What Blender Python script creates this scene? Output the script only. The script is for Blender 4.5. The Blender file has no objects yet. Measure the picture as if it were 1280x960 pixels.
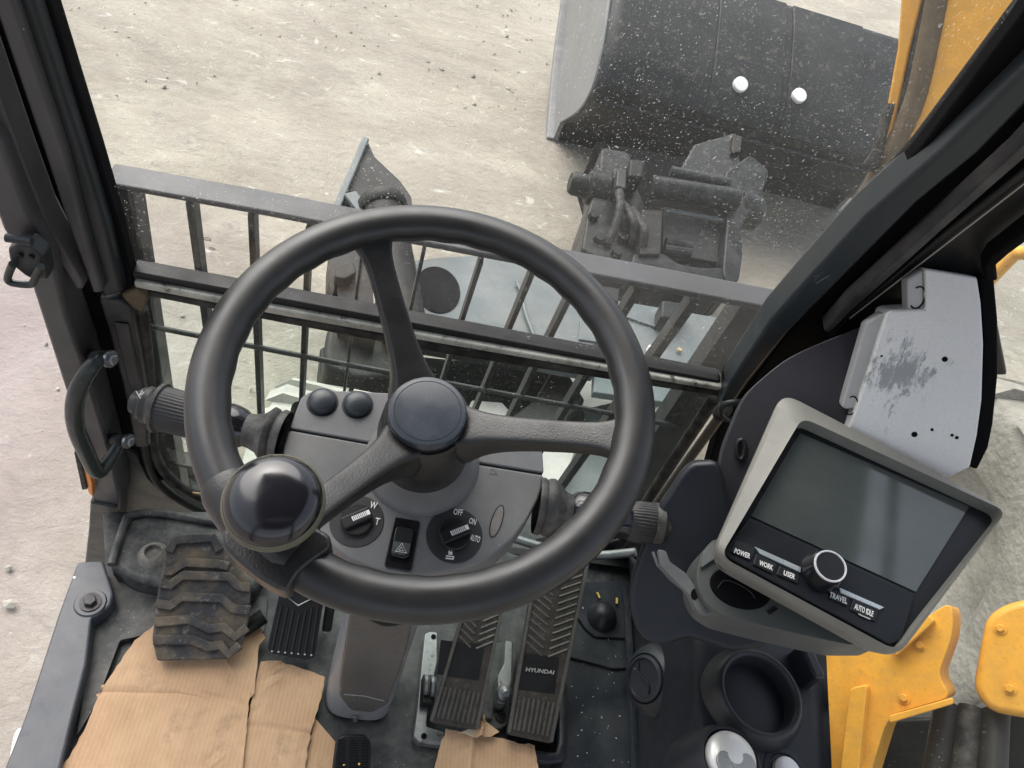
import bpy, math, random
import numpy as np
from mathutils import Matrix, Vector
random.seed(7); rng = np.random.default_rng(7)
scene = bpy.context.scene
COL = scene.collection

# ------------------------------------------------------------------ camera
FOC = 940.0                                   # focal length in px of the 1280x960 frame
R0 = np.array([[0.96672989, 0.18851233, 0.17290581],
               [0.05931971, -0.82273, 0.56532868],
               [0.24882623, -0.53626342, -0.80654018]])
LEAN = math.radians(10)                       # lean of the windscreen
ca, sa = math.cos(LEAN), math.sin(LEAN)
R = np.array([[1, 0, 0], [0, ca, -sa], [0, sa, ca]]) @ R0
CAM = np.array([-0.045, 0.0, 1.225])
cam = bpy.data.objects.new('camera', bpy.data.cameras.new('camera'))
COL.objects.link(cam)
cm = np.eye(4)
cm[:3, 0] = R[:, 0]; cm[:3, 1] = -R[:, 1]; cm[:3, 2] = -R[:, 2]; cm[:3, 3] = CAM
cam.matrix_world = Matrix([list(map(float, r)) for r in cm])
cam.data.sensor_width = 36; cam.data.lens = 36 * FOC / 1280
cam.data.clip_start = 0.02; cam.data.clip_end = 500
scene.camera = cam

# ------------------------------------------------------------------ light
world = bpy.data.worlds.new('World'); scene.world = world; world.use_nodes = True
wn = world.node_tree.nodes; wl = world.node_tree.links
bg = wn['Background']; bg.inputs['Strength'].default_value = 0.12
sky = wn.new('ShaderNodeTexSky'); sky.sky_type = 'NISHITA'; sky.sun_disc = False
SUN_EL, SUN_AZ = math.radians(52), math.radians(-35)      # azimuth from +Y towards +X
sky.sun_elevation = SUN_EL; sky.sun_rotation = SUN_AZ
sky.dust_density = 3.0; sky.air_density = 1.0; sky.ozone_density = 1.0
hs = wn.new('ShaderNodeHueSaturation'); hs.inputs['Saturation'].default_value = 0.42     # thin overcast: greyer than a clear sky
wl.new(sky.outputs[0], hs.inputs['Color']); wl.new(hs.outputs[0], bg.inputs['Color'])
sun = bpy.data.objects.new('sun', bpy.data.lights.new('sun', 'SUN')); COL.objects.link(sun)
sun.data.energy = 1.5; sun.data.angle = math.radians(70); sun.data.color = (1, .96, .90)
sd = Vector((math.sin(SUN_AZ) * math.cos(SUN_EL), math.cos(SUN_AZ) * math.cos(SUN_EL), math.sin(SUN_EL)))
sun.rotation_euler = sd.to_track_quat('Z', 'Y').to_euler()
scene.view_settings.view_transform = 'Standard'; scene.view_settings.look = 'None'
scene.view_settings.exposure = 1.4; scene.view_settings.gamma = 1

# ------------------------------------------------------------------ geometry helpers
def A(v): return np.array(v, float)
def unit(v): v = A(v); return v / np.linalg.norm(v)
def ray(px, py): return R @ A([(px - 640) / FOC, (py - 480) / FOC, 1.0])
def hit(p, n, d):
    r = ray(*p); n = A(n); return CAM + (d - n @ CAM) / (n @ r) * r
def Zp(px, py, z=0.0): return hit((px, py), (0, 0, 1), z)
NW = A([0, ca, sa])
def Wp(px, py, d=0.585): return hit((px, py), NW, d + NW @ CAM)
def Dp(px, py, t): return CAM + ray(px, py) * t

class Frame:
    """a plane with local axes u, v and normal n (n looks at the viewer's side)"""
    def __init__(s, O, n, uh=(1, 0, 0)):
        s.O = A(O); s.n = unit(n); uh = A(uh)
        s.u = unit(uh - (uh @ s.n) * s.n); s.v = np.cross(s.n, s.u)
    def off(s, h): return Frame(s.O + s.n * h, s.n, s.u)
    def px(s, p, h=0.0):
        q = hit(p, s.n, s.n @ (s.O + h * s.n)) - s.O; return A([q @ s.u, q @ s.v])
    def P(s, q, h=0.0): return s.O + q[0] * s.u + q[1] * s.v + h * s.n
    def hit(s, p, h=0.0): return hit(p, s.n, s.n @ (s.O + h * s.n))
def frame3(a, b, c):
    n = np.cross(b - a, c - a); n = unit(n)
    if n @ (CAM - a) < 0: n = -n
    return Frame(a, n, b - a)

def catmull(pts, k=6, closed=False):
    pts = [A(p) for p in pts]; n = len(pts); out = []
    rngi = range(n if closed else n - 1)
    for i in rngi:
        if closed: p0, p1, p2, p3 = pts[i - 1], pts[i], pts[(i + 1) % n], pts[(i + 2) % n]
        else: p0, p1, p2, p3 = pts[max(i - 1, 0)], pts[i], pts[i + 1], pts[min(i + 2, n - 1)]
        for j in range(k):
            t = j / k
            out.append(.5 * ((2 * p1) + (-p0 + p2) * t + (2 * p0 - 5 * p1 + 4 * p2 - p3) * t * t + (-p0 + 3 * p1 - 3 * p2 + p3) * t ** 3))
    if not closed: out.append(pts[-1])
    return out
def rounded(poly, r, k=5):
    poly = [A(p) for p in poly]; n = len(poly); out = []
    rs = r if isinstance(r, (list, tuple)) else [r] * n
    for i in range(n):
        p0, p, p2 = poly[i - 1], poly[i], poly[(i + 1) % n]
        a, b = p0 - p, p2 - p; la, lb = np.linalg.norm(a), np.linalg.norm(b)
        q = min(rs[i], la * .48, lb * .48)
        if q <= 1e-9: out.append(p); continue
        s, e = p + a / la * q, p + b / lb * q
        for j in range(k + 1):
            t = j / k; out.append((1 - t) ** 2 * s + 2 * t * (1 - t) * p + t * t * e)
    return out

class MB:
    def __init__(s): s.v = []; s.f = []
    def add(s, vs, fs):
        o = len(s.v); s.v += [tuple(map(float, v)) for v in vs]; s.f += [tuple(i + o for i in f) for f in fs]; return s
    def box(s, c, size, ax=None):
        c = A(c); ax = np.eye(3) if ax is None else A(ax); h = A(size) / 2; vs = []
        for x in (-1, 1):
            for y in (-1, 1):
                for z in (-1, 1): vs.append(c + ax[0] * x * h[0] + ax[1] * y * h[1] + ax[2] * z * h[2])
        return s.add(vs, [(0, 1, 3, 2), (4, 6, 7, 5), (0, 4, 5, 1), (2, 3, 7, 6), (0, 2, 6, 4), (1, 5, 7, 3)])
    def bar(s, a, b, w, h, up=(0, 0, 1)):
        a, b = A(a), A(b); d = b - a; L = np.linalg.norm(d); d /= L; up = A(up); y = unit(np.cross(up, d)); z = np.cross(d, y)
        return s.box((a + b) / 2, (L, w, h), (d, y, z))
    def prism(s, fr, poly, h0, h1):
        """2-D polygon in the frame extruded from h0 to h1"""
        poly = [A(p) for p in poly]
        ar = sum(poly[i - 1][0] * poly[i][1] - poly[i][0] * poly[i - 1][1] for i in range(len(poly)))
        if ar < 0: poly = poly[::-1]
        n = len(poly); lo, hi = min(h0, h1), max(h0, h1)
        vs = [fr.P(p, lo) for p in poly] + [fr.P(p, hi) for p in poly]
        fs = [tuple(range(n))[::-1], tuple(range(n, 2 * n))] + [(i, (i + 1) % n, n + (i + 1) % n, n + i) for i in range(n)]
        return s.add(vs, fs)
    def pxprism(s, fr, pix, h0, h1, r=0, at=None):
        at = max(h0, h1) if at is None else at
        return s.prism(fr, rounded(pix2(fr, pix, at), r) if r else pix2(fr, pix, at), h0, h1)
    def tube(s, path, rad, seg=12, caps=True, up=None, closed=False, rh=None, p=2.0):
        path = [A(q) for q in path]; n = len(path)
        rad = [rad] * n if np.isscalar(rad) else list(rad); rh = rad if rh is None else ([rh] * n if np.isscalar(rh) else list(rh))
        T = []
        for i in range(n):
            if closed: t = path[(i + 1) % n] - path[i - 1]
            else: t = path[min(i + 1, n - 1)] - path[max(i - 1, 0)]
            T.append(unit(t))
        y = None; vs = []
        for i in range(n):
            if up is not None: y = unit(np.cross(A(up), T[i]))
            elif y is None:
                g = A([0, 0, 1]) if abs(T[i][2]) < .9 else A([1, 0, 0]); y = unit(np.cross(g, T[i]))
            else: y = unit(y - (y @ T[i]) * T[i])
            z = np.cross(T[i], y)
            for k in range(seg):
                a = 2 * math.pi * k / seg; cx, sx = math.cos(a), math.sin(a)
                ex = 2.0 / p
                cx = math.copysign(abs(cx) ** ex, cx); sx = math.copysign(abs(sx) ** ex, sx)
                vs.append(path[i] + y * rad[i] * cx + z * rh[i] * sx)
        fs = []
        for i in range(n if closed else n - 1):
            for k in range(seg):
                a, b = i * seg + k, i * seg + (k + 1) % seg; j = ((i + 1) % n) * seg
                fs.append((a, b, j + (k + 1) % seg, j + k))
        if caps and not closed:
            fs.append(tuple(range(seg))[::-1]); fs.append(tuple(range((n - 1) * seg, n * seg)))
        return s.add(vs, fs)
    def lathe(s, O, d, prof, seg=32, uh=None, mod=None, closed=False):
        O = A(O); d = unit(d); g = A(uh) if uh is not None else (A([0, 0, 1]) if abs(d[2]) < .9 else A([1, 0, 0]))
        x = unit(g - (g @ d) * d); y = np.cross(d, x); vs = []; rows = []
        for q in prof:
            r, h = q[0], q[1]
            if r < 1e-7: rows.append([len(vs)]); vs.append(O + d * h); continue
            row = []
            for k in range(seg):
                a = 2 * math.pi * k / seg; rr = r
                if len(q) > 2 and q[2]: rr = r * (1 + (q[2] if (k % 4) in (0, 1) else -q[2]))
                row.append(len(vs)); vs.append(O + d * h + rr * (math.cos(a) * x + math.sin(a) * y))
            rows.append(row)
        fs = []
        pairs = list(zip(rows[:-1], rows[1:])) + ([(rows[-1], rows[0])] if closed else [])
        for a, b in pairs:
            for k in range(seg):
                k2 = (k + 1) % seg
                if len(a) == 1 and len(b) == 1: continue
                if len(a) == 1: fs.append((a[0], b[k2], b[k]))
                elif len(b) == 1: fs.append((a[k], a[k2], b[0]))
                else: fs.append((a[k], a[k2], b[k2], b[k]))
        return s.add(vs, fs)
    def grid(s, rows, close=False):
        n, m = len(rows), len(rows[0]); vs = [p for r in rows for p in r]
        return s.add(vs, [(i * m + j, i * m + j + 1, (i + 1) * m + j + 1, (i + 1) * m + j) for i in range(n - 1) for j in range(m - 1)])

def pix2(fr, pix, h=0.0): return [fr.px(p, h) for p in pix]

BASE = {}
def obj(name, mb, mat, parent=None, bevel=0, seg=2, ang=35, label=None, cat=None, group=None, kind=None, base=None, solid=0, subsurf=0):
    me = bpy.data.meshes.new(name)
    vs = np.array(mb.v)
    if parent is not None: b = BASE[parent.name]
    elif base is not None: b = A(base)
    else: b = A([(vs[:, 0].min() + vs[:, 0].max()) / 2, (vs[:, 1].min() + vs[:, 1].max()) / 2, vs[:, 2].min()])
    me.from_pydata([tuple(v) for v in (vs - b)], [], mb.f); me.validate()
    bm_fix(me)
    o = bpy.data.objects.new(name, me); COL.objects.link(o)
    if parent is not None: o.parent = parent
    else: o.location = b
    BASE[o.name] = b
    me.materials.append(mat)
    me.shade_smooth(); me.set_sharp_from_angle(angle=math.radians(ang))
    if solid:
        m = o.modifiers.new('s', 'SOLIDIFY'); m.thickness = solid; m.offset = -1
    if bevel:
        m = o.modifiers.new('b', 'BEVEL'); m.width = bevel; m.segments = seg; m.limit_method = 'ANGLE'; m.angle_limit = math.radians(ang); m.harden_normals = True
    if subsurf:
        m = o.modifiers.new('ss', 'SUBSURF'); m.levels = m.render_levels = subsurf
    if label: o['label'] = label
    if cat: o['category'] = cat
    if group: o['group'] = group
    if kind: o['kind'] = kind
    return o
def bm_fix(me):
    import bmesh
    bm = bmesh.new(); bm.from_mesh(me); bmesh.ops.recalc_face_normals(bm, faces=bm.faces); bm.to_mesh(me); bm.free()
def thing(name, label, cat, base, group=None):
    o = bpy.data.objects.new(name, None); COL.objects.link(o); o.location = [float(x) for x in base]; o.empty_display_size = .02
    o['label'] = label; o['category'] = cat
    if group: o['group'] = group
    BASE[o.name] = A(base); return o

# ------------------------------------------------------------------ material helpers
class NT:
    def __init__(s, name):
        s.m = bpy.data.materials.new(name); s.m.use_nodes = True; s.t = s.m.node_tree; s.n = s.t.nodes; s.l = s.t.links
        s.b = s.n['Principled BSDF']; s.out = s.n['Material Output']
        s.co = s.n.new('ShaderNodeTexCoord').outputs['Object']
    def noise(s, scale, detail=4, rough=.6, vec=None, dist=0):
        k = s.n.new('ShaderNodeTexNoise'); k.inputs['Scale'].default_value = scale; k.inputs['Detail'].default_value = detail
        k.inputs['Roughness'].default_value = rough; k.inputs['Distortion'].default_value = dist
        s.l.new(vec or s.co, k.inputs['Vector']); return k.outputs['Fac']
    def voro(s, scale, feat='F1', vec=None):
        k = s.n.new('ShaderNodeTexVoronoi'); k.feature = feat; k.inputs['Scale'].default_value = scale; s.l.new(vec or s.co, k.inputs['Vector']); return k
    def ramp(s, fac, stops):
        k = s.n.new('ShaderNodeValToRGB'); e = k.color_ramp.elements
        while len(e) < len(stops): e.new(.5)
        for i, (p, c) in enumerate(stops):
            e[i].position = p; e[i].color = (c, c, c, 1) if np.isscalar(c) else (*c, 1)
        s.l.new(fac, k.inputs[0]); return k.outputs[0]
    def mix(s, fac, a, b, mode='MIX'):
        k = s.n.new('ShaderNodeMix'); k.data_type = 'RGBA'; k.blend_type = mode; k.clamp_factor = True
        for v, i in ((fac, 0), (a, 6), (b, 7)):
            if isinstance(v, bpy.types.NodeSocket): s.l.new(v, k.inputs[i])
            elif np.isscalar(v): k.inputs[i].default_value = v
            else: k.inputs[i].default_value = (*v, 1)
        return k.outputs[2]
    def math(s, op, a, b=0.0):
        k = s.n.new('ShaderNodeMath'); k.operation = op
        for i, v in enumerate((a, b)):
            if isinstance(v, bpy.types.NodeSocket): s.l.new(v, k.inputs[i])
            else: k.inputs[i].default_value = v
        return k.outputs[0]
    def scale(s, v):
        k = s.n.new('ShaderNodeMapping'); k.inputs['Scale'].default_value = v; s.l.new(s.co, k.inputs[0]); return k.outputs[0]
    def bump(s, h, strength=.3, dist=.001, prev=None):
        k = s.n.new('ShaderNodeBump'); k.inputs['Strength'].default_value = strength; k.inputs['Distance'].default_value = dist
        s.l.new(h, k.inputs['Height'])
        if prev is not None: s.l.new(prev, k.inputs['Normal'])
        return k.outputs[0]
    def set(s, **kw):
        nm = dict(col='Base Color', rough='Roughness', metal='Metallic', nrm='Normal', spec='Specular IOR Level', coat='Coat Weight', coatr='Coat Roughness')
        for k, v in kw.items():
            i = s.b.inputs[nm[k]]
            if isinstance(v, bpy.types.NodeSocket): s.l.new(v, i)
            elif k == 'col': i.default_value = (*v, 1)
            else: i.default_value = v
        return s.m

def surf(name, col, rough=.5, metal=0, var=.18, grain=900, gb=.25, gd=.0004, dust=.0, dustcol=(.33, .31, .27), speck=0.0, wear=0.0, wearcol=(.25, .24, .23), vs=14, spec=.32):
    t = NT(name)
    f = t.noise(vs, 5, .6)
    c = t.mix(t.ramp(f, [(.3, 0), (.7, 1)]), tuple(x * (1 - var) for x in col), tuple(min(1, x * (1 + var)) for x in col))
    r = t.ramp(t.noise(vs * 2.3, 4), [(.3, max(0.02, rough - .07)), (.7, min(1, rough + .09))])
    if dust:
        d = t.ramp(t.noise(vs * 1.7, 7, .7), [(.42, 0), (.78, dust)]); c = t.mix(d, c, dustcol)
    if wear:
        w = t.ramp(t.noise(vs * 6, 8, .72), [(.56, 0), (.64, wear)]); c = t.mix(w, c, wearcol)
    if speck:
        v = t.voro(330); sel = t.math('MULTIPLY', t.math('LESS_THAN', v.outputs['Distance'], .22), t.math('GREATER_THAN', v.outputs['Color'], 1 - speck))
        c = t.mix(t.math('MULTIPLY', sel, .75), c, (.5, .48, .43))
    nr = None
    if grain: nr = t.bump(t.noise(grain, 2, .5), gb, gd)
    t.set(col=c, rough=r, metal=metal, spec=spec)
    if nr is not None: t.set(nrm=nr)
    return t.m
def plain(name, col, rough=.4, metal=0):
    t = NT(name); return t.set(col=col, rough=t.ramp(t.noise(60, 3), [(.3, rough * .85), (.7, min(1, rough * 1.2))]), metal=metal)

M = {}
M['wheel'] = surf('wheel_rubber', (.0145, .0148, .0152), .36, grain=700, gb=.08, var=.15, vs=9, dust=.12, dustcol=(.10, .095, .09), spec=.5)
M['spoke'] = surf('grained_plastic', (.0145, .0143, .0145), .38, grain=520, gb=.45, gd=.0006, var=.15, dust=.05, dustcol=(.10, .095, .09), spec=.5)
M['gloss'] = surf('gloss_black', (.010, .010, .013), .15, grain=0, var=.1, spec=.6)
M['cap'] = surf('hub_cap_plastic', (.040, .048, .060), .24, grain=0, var=.02, spec=.5)
M['ring'] = surf('olive_ring', (.11, .105, .075), .5, grain=300)
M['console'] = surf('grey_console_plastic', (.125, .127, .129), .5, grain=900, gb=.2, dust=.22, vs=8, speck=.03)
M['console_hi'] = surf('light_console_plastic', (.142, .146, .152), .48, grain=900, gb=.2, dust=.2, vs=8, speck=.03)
M['black'] = surf('black_plastic', (.010, .010, .011), .45, grain=800, gb=.2, speck=.03)
M['rubber'] = surf('black_rubber', (.010, .010, .010), .62, grain=500, gb=.35, dust=.25, vs=20, speck=.05)
M['white'] = plain('white_print', (.72, .72, .70), .5)
M['dimwhite'] = plain('worn_white_print', (.33, .33, .32), .6)
M['dark_teal'] = surf('dark_teal_paint', (.017, .021, .024), .36, grain=150, gb=.08, var=.2, speck=.02)
M['post'] = surf('grey_post_paint', (.055, .054, .057), .42, grain=120, gb=.10, var=.15, wear=.35, wearcol=(.05, .05, .05), speck=.03)
M['postdark'] = surf('dark_post_paint', (.026, .026, .029), .4, grain=120, gb=.1, var=.2, dust=.15)
M['void'] = surf('black_channel', (.005, .005, .006), .75, grain=200, spec=.06)
M['guard'] = surf('guard_paint', (.020, .022, .023), .42, grain=120, gb=.12, dust=.08, vs=12, speck=.04)
M['rail'] = surf('rail_paint', (.055, .057, .064), .5, grain=90, gb=.1, dust=.7, dustcol=(.050, .040, .034), vs=5, spec=.4)
M['floor'] = surf('floor_rubber', (.022, .026, .030), .42, grain=260, gb=.3, dust=.28, vs=16, speck=.10)
M['mat'] = surf('moulded_mat', (.036, .038, .040), .48, grain=300, gb=.5, dust=.4, vs=18, speck=.10)
M['cons2'] = surf('dark_navy_plastic', (.012, .0145, .020), .42, grain=650, gb=.35, var=.15, speck=.025, vs=6)
M['cowl'] = surf('charcoal_cowl_plastic', (.032, .031, .037), .46, grain=520, gb=.5, var=.12, vs=6)
M['monbody'] = surf('grey_monitor_plastic', (.165, .165, .148), .42, grain=900, gb=.1, var=.1, dust=.35, dustcol=(.23, .22, .18), wear=.22, wearcol=(.09, .09, .08), vs=7)
M['bracket'] = surf('grey_bracket', (.105, .11, .112), .38, grain=0)
M['steel'] = surf('dirty_steel', (.22, .23, .23), .42, .6, grain=240, gb=.3, wear=.7, wearcol=(.05, .045, .04), vs=12)
M['bolt'] = surf('bolt_steel', (.30, .31, .33), .35, .8, grain=0)
M['pedal'] = surf('worn_pedal', (.028, .025, .022), .5, grain=350, gb=.5, dust=.35, dustcol=(.12, .10, .08), vs=22, wear=.4, wearcol=(.13, .115, .10))
M['pedal_edge'] = surf('worn_pedal_edge', (.085, .08, .073), .45, .2, grain=300, gb=.4, wear=.6, wearcol=(.02, .02, .02), vs=20)
M['foot'] = surf('footrest_rubber', (.034, .034, .037), .55, grain=250, gb=.5, dust=.9, dustcol=(.23, .17, .105), vs=10, wear=.6, wearcol=(.19, .18, .16))
M['colcover'] = surf('column_cover_plastic', (.085, .078, .073), .26, grain=0, var=.1, dust=.2, dustcol=(.11, .09, .075), vs=10)
M['colbase'] = surf('column_base_plastic', (.19, .195, .205), .32, grain=0, var=.1, dust=.25, dustcol=(.17, .14, .12))
M['tan'] = plain('tan_edge', (.42, .27, .15), .9)
M['tear'] = plain('torn_paper', (.62, .50, .36), .9)
M['amber'] = plain('amber_lens', (.78, .24, .03), .25)
M['yellow'] = surf('machine_yellow', (.74, .36, .045), .38, grain=60, gb=.05, var=.08, dust=.45, dustcol=(.40, .25, .08), wear=.25, wearcol=(.16, .11, .05), vs=22, speck=.05)
M['hose'] = surf('brown_hose', (.085, .06, .035), .6, grain=160, gb=.6, dust=.4, dustcol=(.22, .17, .1))
M['bucket'] = surf('bucket_paint', (.026, .028, .029), .42, grain=70, gb=.25, gd=.002, var=.25, dust=.2, dustcol=(.09, .09, .085), vs=3.2, spec=.2, wear=.45, wearcol=(.13, .12, .105))
M['bucket_side'] = surf('bucket_side_steel', (.19, .195, .195), .45, grain=70, gb=.2, gd=.002, var=.1, vs=3)
M['coupler'] = surf('coupler_paint', (.010, .012, .013), .36, grain=60, gb=.3, gd=.002, dust=.45, dustcol=(.10, .10, .095), vs=9, spec=.2)
M['deck'] = surf('teal_grey_deck', (.095, .115, .118), .42, grain=40, gb=.2, gd=.003, dust=.55, dustcol=(.20, .20, .18), vs=3.5)
M['under'] = surf('dark_frame_paint', (.008, .010, .010), .45, grain=40, gb=.3, gd=.003, dust=.25, dustcol=(.07, .07, .06), vs=5, spec=.2)
M['blade'] = surf('dark_bracket_steel', (.020, .0195, .018), .48, grain=50, gb=.3, gd=.003, dust=.3, dustcol=(.07, .066, .058), vs=5, spec=.2)
M['tyre'] = surf('dusty_tyre', (.40, .395, .35), .85, grain=60, gb=.6, gd=.004, dust=.6, dustcol=(.17, .165, .145), vs=6)
M['tyre2'] = surf('muddy_tyre', (.26, .25, .22), .88, var=.35, grain=45, gb=.9, gd=.008, dust=.7, dustcol=(.40, .38, .33), vs=5)
M['palestep'] = surf('pale_plate', (.42, .41, .38), .6, grain=60, dust=.4, dustcol=(.25, .24, .21), vs=6)
M['pane_grey'] = surf('grey_print', (.20, .2, .2), .5, grain=0)

def m_card():
    t = NT('cardboard')
    w = t.n.new('ShaderNodeTexWave'); w.inputs['Scale'].default_value = 50; w.inputs['Distortion'].default_value = .8; w.inputs['Detail'].default_value = 2
    t.l.new(t.scale((1, .12, 1)), w.inputs['Vector'])
    c = t.mix(t.ramp(t.noise(11, 6), [(.3, 0), (.7, 1)]), (.34, .20, .110), (.46, .30, .175))
    c = t.mix(t.ramp(w.outputs['Fac'], [(.2, .0), (.9, .22)]), c, (.48, .36, .24))
    c = t.mix(t.ramp(t.noise(18, 9, .75), [(.55, 0), (.70, .6)]), c, (.17, .115, .07))
    c = t.mix(t.ramp(t.noise(26, 8, .75, t.scale((1.6, .7, 1))), [(.50, 0), (.68, .38)]), c, (.27, .165, .095))
    c = t.mix(t.ramp(t.noise(70, 6, .7, t.scale((1.5, .8, 1))), [(.62, 0), (.70, .4)]), c, (.55, .40, .26))
    return t.set(col=c, rough=.85, nrm=t.bump(w.outputs['Fac'], .10, .0012, t.bump(t.noise(60, 5), .35, .002)))
M['card'] = m_card()
def m_metal():
    t = NT('scuffed_aluminium_panel')
    w = t.noise(30, 6, .7, t.scale((3, 22, 22)))
    base = t.mix(t.ramp(w, [(.25, 0), (.75, 1)]), (.54, .537, .525), (.68, .675, .66))
    base = t.mix(t.ramp(t.noise(5, 3), [(.35, 0), (.7, .55)]), base, (.50, .497, .487))
    g = t.n.new('ShaderNodeVectorMath'); g.operation = 'DISTANCE'; t.l.new(t.co, g.inputs[0]); g.inputs[1].default_value = METAL_SPOT
    near = t.ramp(g.outputs['Value'], [(.01, .20), (.055, 0)])
    scr = t.math('ADD', t.noise(26, 10, .82, t.scale((3.4, .8, 1.3)), .3), near)
    base = t.mix(t.ramp(scr, [(.625, 0), (.70, .75)]), base, (.15, .165, .17))
    return t.set(col=base, rough=.46, metal=.15, nrm=t.bump(w, .15, .0006))
def m_glass(name, tint, film, specks, right=1.2):
    t = NT(name); n, l = t.n, t.l
    tr = n.new('ShaderNodeBsdfTransparent'); tr.inputs[0].default_value = (*tint, 1)
    gl = n.new('ShaderNodeBsdfGlossy'); gl.inputs['Roughness'].default_value = .03; gl.inputs[0].default_value = (1, 1, 1, 1)
    fr = n.new('ShaderNodeFresnel'); fr.inputs[0].default_value = 1.45
    m1 = n.new('ShaderNodeMixShader'); l.new(t.math('MULTIPLY', fr.outputs[0], .045), m1.inputs[0]); l.new(tr.outputs[0], m1.inputs[1]); l.new(gl.outputs[0], m1.inputs[2])
    d1 = n.new('ShaderNodeBsdfDiffuse'); d1.inputs[0].default_value = (.80, .79, .74, 1)
    d2 = n.new('ShaderNodeBsdfTranslucent'); d2.inputs[0].default_value = (.85, .84, .79, 1)
    df = n.new('ShaderNodeMixShader'); df.inputs[0].default_value = .55; l.new(d1.outputs[0], df.inputs[1]); l.new(d2.outputs[0], df.inputs[2])
    wv = t.n.new('ShaderNodeVectorMath'); wv.operation = 'ADD'; l.new(t.co, wv.inputs[0])
    nz = n.new('ShaderNodeTexNoise'); nz.inputs['Scale'].default_value = 60; l.new(t.co, nz.inputs[0])
    sc = n.new('ShaderNodeVectorMath'); sc.operation = 'SCALE'; sc.inputs['Scale'].default_value = .012; l.new(nz.outputs['Color'], sc.inputs[0]); l.new(sc.outputs[0], wv.inputs[1])
    r1 = n.new('ShaderNodeMapping'); r1.inputs['Rotation'].default_value = (0, math.radians(-32), 0); l.new(wv.outputs[0], r1.inputs[0])
    r2 = n.new('ShaderNodeMapping'); r2.inputs['Scale'].default_value = (1.0, 1.0, .5); l.new(r1.outputs[0], r2.inputs[0])
    masks = None
    dens = t.ramp(t.noise(7, 3), [(.36, .30), (.58, 1)])
    for scl, thr, pick, al in ((120, .09, .82, .36), (260, .13, .45, .33), (560, .17, .6, .26)):
        v = t.voro(scl, vec=r2.outputs[0])
        sep = n.new('ShaderNodeSeparateColor'); l.new(v.outputs['Color'], sep.inputs[0])
        q = t.math('MULTIPLY', t.math('LESS_THAN', v.outputs['Distance'], thr), t.math('GREATER_THAN', sep.outputs[0], 1 - (1 - pick) * specks))
        q = t.math('MULTIPLY', t.math('MULTIPLY', q, al), dens)
        masks = q if masks is None else t.math('MAXIMUM', masks, q)
    sx = n.new('ShaderNodeSeparateXYZ'); l.new(t.co, sx.inputs[0])
    dusty = t.ramp(t.math('ADD', sx.outputs[0], .35), [(.15, film * .5), (.75, film * right)])        # dust lies thicker towards the right of the pane
    masks = t.math('MAXIMUM', masks, t.math('MULTIPLY', dusty, t.ramp(t.noise(4.5, 6, .65), [(.3, .6), (.75, 1.4)])))
    m2 = n.new('ShaderNodeMixShader'); l.new(masks, m2.inputs[0]); l.new(m1.outputs[0], m2.inputs[1]); l.new(df.outputs[0], m2.inputs[2])
    l.new(m2.outputs[0], t.out.inputs['Surface']); return t.m
M['glass'] = m_glass('dusty_windscreen_glass', (.985, .988, .982), .008, 1.25, 2.8)
M['glass2'] = m_glass('tinted_lower_glass', (.92, .96, .94), .006, .9)
M['glass3'] = m_glass('side_window_glass', (.95, .96, .95), .03, .5)
def m_screen():
    t = NT('monitor_screen'); f = t.noise(16, 4)
    return t.set(col=t.mix(t.ramp(f, [(.3, 0), (.7, 1)]), (.042, .050, .049), (.058, .067, .064)), rough=t.ramp(t.noise(40, 5), [(.3, .05), (.8, .11)]), spec=1.0)
M['screen'] = m_screen()
def m_ground():
    t = NT('dusty_ground')
    wv = t.scale((.8, 1.15, 1))
    st = t.noise(1.6, 10, .66, wv, .9)
    c = t.mix(t.ramp(st, [(.34, 0), (.64, 1)]), (.265, .236, .183), (.405, .375, .305))
    c = t.mix(t.ramp(t.noise(.9, 6, .65, wv, 1.0), [(.38, .75), (.58, 0)]), c, (.215, .192, .155))
    c = t.mix(t.ramp(t.noise(.5, 5, .6), [(.42, 0), (.66, .55)]), c, (.34, .305, .26))
    c = t.mix(t.ramp(t.noise(6, 10, .74, wv, 1.2), [(.54, 0), (.66, .75)]), c, (.22, .205, .18))
    c = t.mix(t.ramp(t.noise(9, 10, .74, wv, .8), [(.58, 0), (.66, .8)]), c, (.52, .505, .46))
    c = t.mix(t.ramp(t.noise(22, 10, .8, t.scale((.6, 1.5, 1)), 1.0), [(.42, 0), (.66, .28)]), c, (.47, .445, .375))
    c = t.mix(t.ramp(t.noise(17, 10, .8, t.scale((.6, 1.5, 1)), 1.4), [(.52, 0), (.68, .60)]), c, (.18, .16, .13))
    c = t.mix(t.ramp(t.noise(34, 6, .7), [(.64, 0), (.70, .6)]), c, (.17, .16, .145))
    c = t.mix(t.ramp(t.noise(60, 5, .7), [(.66, 0), (.70, .7)]), c, (.66, .65, .62))
    sp = t.n.new('ShaderNodeSeparateXYZ'); t.l.new(t.co, sp.inputs[0])
    left = t.ramp(t.math('MULTIPLY', t.math('ADD', sp.outputs[0], 3.0), .3), [(.50, .8), (.78, 0)]); fy = t.ramp(t.math('MULTIPLY', sp.outputs[1], .2), [(.42, 1), (.62, 0)]); left = t.math('MULTIPLY', left, fy)
    c = t.mix(left, c, t.mix(t.ramp(st, [(.3, 0), (.7, 1)]), (.245, .198, .193), (.36, .303, .296)))
    b = t.bump(t.noise(11, 12, .74, wv, .8), .55, .035, t.bump(t.noise(70, 6, .7), .6, .010))
    return t.set(col=c, rough=.92, nrm=b)
M['ground'] = m_ground()

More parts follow.
